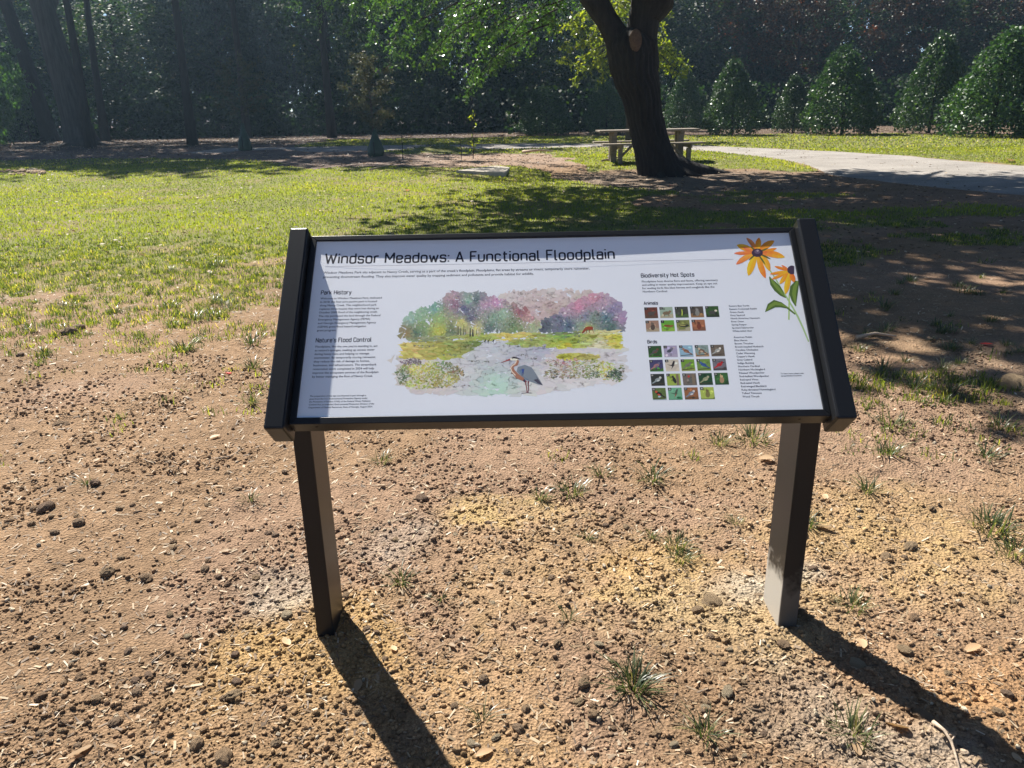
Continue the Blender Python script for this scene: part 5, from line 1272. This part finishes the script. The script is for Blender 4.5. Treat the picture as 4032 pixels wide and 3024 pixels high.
def tuft(k, u, v, s, label, group=None):
    x, y = PX(u, v); o = link('grass_tuft', tufts[k], None, (x, y, float(gz([x], [y])[0])), label=label, category='grass tuft'); o.scale = (s, s, s); o.rotation_euler = (0, 0, rr.uniform(0, 6.28))
    if group: o['group'] = group
for a_ in ((0, 1368, 1492, 1.15, 'largest dark grass tuft in the middle foreground'), (1, 868, 1262, 1.0, 'grey green tuft right of the left post'), (3, 1042, 1560, .9, 'small wispy tuft near the bottom, right of the post shadow'), (1, 1522, 1590, 1.0, 'spiky tuft at the bottom, left of the pale cement trail'),
           (1, 1875, 1065, 1.3, 'half dry tuft right of the right post'), (2, 1405, 1160, 1.0, 'thin dark tuft below the panel toward the right post'), (2, 1268, 1165, .9, 'sparse tuft below the panel, left of the thin dark one'), (2, 1300, 1030, 1.4, 'low yellowish tuft just below the panel'),
           (2, 1590, 1132, .9, 'tiny tuft close to the left side of the right post'), (3, 1228, 1345, .9, 'single green shoot in the middle of the bare soil'), (3, 955, 1300, .8, 'two bent green blades beside a clod'), (4, 1700 + 140, 1312, 1.0, 'dry wispy tuft right of the foot of the right post'),
           (1, 2080 + 60, 1130, 1.0, 'small tuft at the right between bare patches'), (4, 2190, 1195, 1.3, 'tuft cut by the right border'), (4, 1470, 1210, .9, 'faint dry tuft above the smooth yellow patch'), (3, 190, 1052, 1.0, 'pale small tuft beside the dark clod at the left'),
           (2, 1040 - 500, 1240 - 155, 1.0, 'dry wisp left of the left post'), (4, 1840, 1590, 1.1, 'dry brown grass clump at the bottom right'), (1, 97, 768, 1.4, 'tuft near the left border by a dark round stone'), (1, 398, 758, 1.9, 'green tuft by the dark hump left of the sign'), (1, 545, 745, 1.8, 'green tuft left of the side rail, upper one'),
           (1, 547, 830 - 35, 1.6, 'green tuft beside the left side rail, lower one'), (2, 545, 870, 1.8, 'straggling tuft level with the bottom of the panel at the left'), (1, 1975, 840, 1.9, 'thick tuft in the grassy patch right of the sign'), (1, 2050, 850, 1.9, 'thick tuft in the middle of the right grassy patch'), (1, 1900, 815, 1.6, 'tuft next to the right side rail'),
           (4, 2165, 925, 1.6, 'tuft at the right border below the pale slab of stone'), (1, 1920, 985, 1.6, 'tuft right of the right post top'), (4, 1925, 925, 1.6, 'tuft below the right grassy patch'), (1, 2130, 990, 1.4, 'spread tuft right of the lower grassy patch')):
    tuft(*a_)
for k in range(70):
    u, v = (rr.uniform(0, 590), rr.uniform(560, 740)) if k % 2 else (rr.uniform(1830, 2210), rr.uniform(600, 800))
    if k % 7 == 0: u, v = rr.uniform(700, 2200), rr.uniform(940, 1200)
    tuft(rr.choice((1, 2, 4)), u, v, rr.uniform(.9, 1.7), 'small grass tuft on the thinly grown ground beside the sign', 'small tufts on the thin ground')

def leafmesh(seed, mat, L_=.05, asp=.45):
    rg = random.Random(seed); V = []; F = []; nn_ = 7
    for k in range(nn_):
        t = k / (nn_ - 1); w_ = math.sin(PI * (t * .92 + .04)) ** .8 * L_ * asp * rg.uniform(.85, 1.1); x_ = (t - .5) * L_ * 2 * .9; z_ = .10 * L_ * math.sin(t * 3 + seed)
        V += [(x_, w_, z_ + .25 * w_), (x_, 0, z_), (x_, -w_, z_ + .30 * w_)]
    for k in range(nn_ - 1):
        for j in (0, 1): F.append((k * 3 + j, k * 3 + j + 1, k * 3 + j + 4, k * 3 + j + 3))
    me = mesh_np('fallen_leaf', np.array(V), np.array(F), mat, tint=[rg.random()] * len(V), smooth=True); return me
lm = [leafmesh(k, M_dryleaf, .03, a) for k, a in enumerate((.45, .55, .3, .6))]; lr = leafmesh(9, M_redleaf, .03, .6)
def fleaf(me, u, v, s, label, group=None, tilt=(.2, .2), rz=None):
    x, y = PX(u, v); o = link('fallen_leaf', me, None, (x, y, float(gz([x], [y])[0]) + .008 * s), label=label, category='leaf'); o.scale = (s, s, s)
    o.rotation_euler = (rr.uniform(-tilt[0], tilt[0]), rr.uniform(-tilt[1], tilt[1]), rr.uniform(0, 6.28) if rz is None else rz)
    if group: o['group'] = group
fleaf(lm[2], 175, 1632, 1.2, 'long tan leaf lying at the bottom left', rz=1.1); fleaf(lm[0], 1046, 1634, .8, 'curled tan leaf at the bottom border near the post shadow')
o_ = fleaf(lm[3], 1938, 1570, 1.0, 'curled orange tan leaf standing on edge at the bottom right', None, (1.0, .6)); fleaf(lm[0], 1852, 1620, .9, 'flat buff leaf at the bottom, left of the curled one')
fleaf(lr, 494, 808, .9, 'bright red leaf on bare soil left of the sign'); fleaf(lm[1], 1655, 998, 1.2, 'whitish crumpled leaf left of the right post'); fleaf(lm[2], 1778, 1142, 1.3, 'long brown leaf just right of the right post')
fleaf(lm[2], 1735, 1148, 1.2, 'second brown leaf touching the one right of the post'); fleaf(lm[0], 2100, 1405, 1.0, 'reddish tan leaf right of the post shadow'); fleaf(lm[1], 1862, 1395, .8, 'leaf lying at the edge of the post shadow')
fleaf(lm[1], 465, 946, .9, 'white papery leaf standing up left of the sign'); fleaf(lm[2], 240, 1618, .7, 'small pale leaf near the bottom left'); fleaf(lm[0], 2010, 740, 1.6, 'large curled brown leaf in the dappled shade at the right', None, (.6, .6)); fleaf(lr, 1960 + 170, 748, 1.3, 'dark red leaf in the dappled shade at the right')
fleaf(lr, 880, 412, 2.4, 'red leaf on the lawn above the left part of the panel'); fleaf(lr, 1450, 402 - 0, 2.0, 'red leaf on the soil below the big trunk'); fleaf(lm[3], 2180, 355, 6, 'pale leaf on the far grass by the right border')
for k in range(60):
    u, v = rr.uniform(5, 2205), rr.uniform(560, 1650)
    if 560 < u < 1860 and v < 960: v = rr.uniform(980, 1300)
    fleaf(lm[k % 4], u, v, rr.uniform(.3, .75) * (1.0 + max(0, (1000 - v) / 500)), 'small dry tan leaf scrap on the bare soil', 'leaf scraps on the soil')
def stick(pts, rad, label, name='stick', br=None):
    P3 = []
    for (u, v, dz) in pts:
        x, y = PX(u, v); P3.append(Vector((x, y, float(gz([x], [y])[0]) + rad + dz)))
    b = P3[0].copy(); mb = MB(); mb.tube([p - b for p in P3], [rad * (1 - .45 * k / (len(P3) - 1)) * (1.25 if k == 0 else 1) for k in range(len(P3))], 8, 5, .12)
    if br:
        q = P3[br[0]]; mb.tube([q - b, q - b + Vector(br[1])], [rad * .6, rad * .3], 6, 3)
    link(name, mb.mesh(name, M_stick, True), None, b, label=label, category='stick')
stick([(2012, 1577, .004), (2035, 1598, .006), (2052, 1612, .01), (2062, 1632, .006), (2072, 1668, .004)], .0042, 'pale forked dead stick at the bottom right beside the post shadow', br=(2, (.015, .012, .004)))
stick([(1950, 1460, .0), (1985, 1480, .006), (2010, 1488, .008), (2035, 1500, .004)], .0016, 'thin twig lying across the shadow of the right post')
stick([(330, 1605 - 160, .0), (345, 1435, .002), (362, 1420, .001)], .0022, 'short pale stick in the left foreground')
stick([(1850, 735, .01), (1890, 731, .02), (1935, 734, .01)], .012, 'grey branch lying in the shade right of the sign')
stick([(470, 994, 0), (498, 987, 0.002), (528, 972, 0)], .003, 'brown stick left of the left post top')
stick([(1300, 1000 - 640, .02), (1345, 352, .05), (1325, 356, .03)], .02, 'short dark branch on the lit soil left of the big trunk')
stick([(1130, 341, .05), (1165, 343, .12), (1195, 339, .04)], .035, 'dark crooked branch on the bed right of the sapling')
stick([(800, 377, .02), (830, 373, .04), (852, 368, .02)], .02, 'fallen branch at the lawn edge below the middle watering bag')

# ------------------------------------------------------------------ air
hz, hn, ho = newmat('haze'); pv_ = hn.nodes.new('ShaderNodeVolumePrincipled')
pv_.inputs['Color'].default_value = (.50, .74, 1.0, 1); pv_.inputs['Density'].default_value = .0009; pv_.inputs['Anisotropy'].default_value = .6
hn.links.new(pv_.outputs[0], ho.inputs['Volume'])
link('haze', MB().box(-410, 410, -70, 510, -1.5, 26).mesh('haze', hz), None, kind='stuff', label='thin pale haze in the air of the park', category='haze')
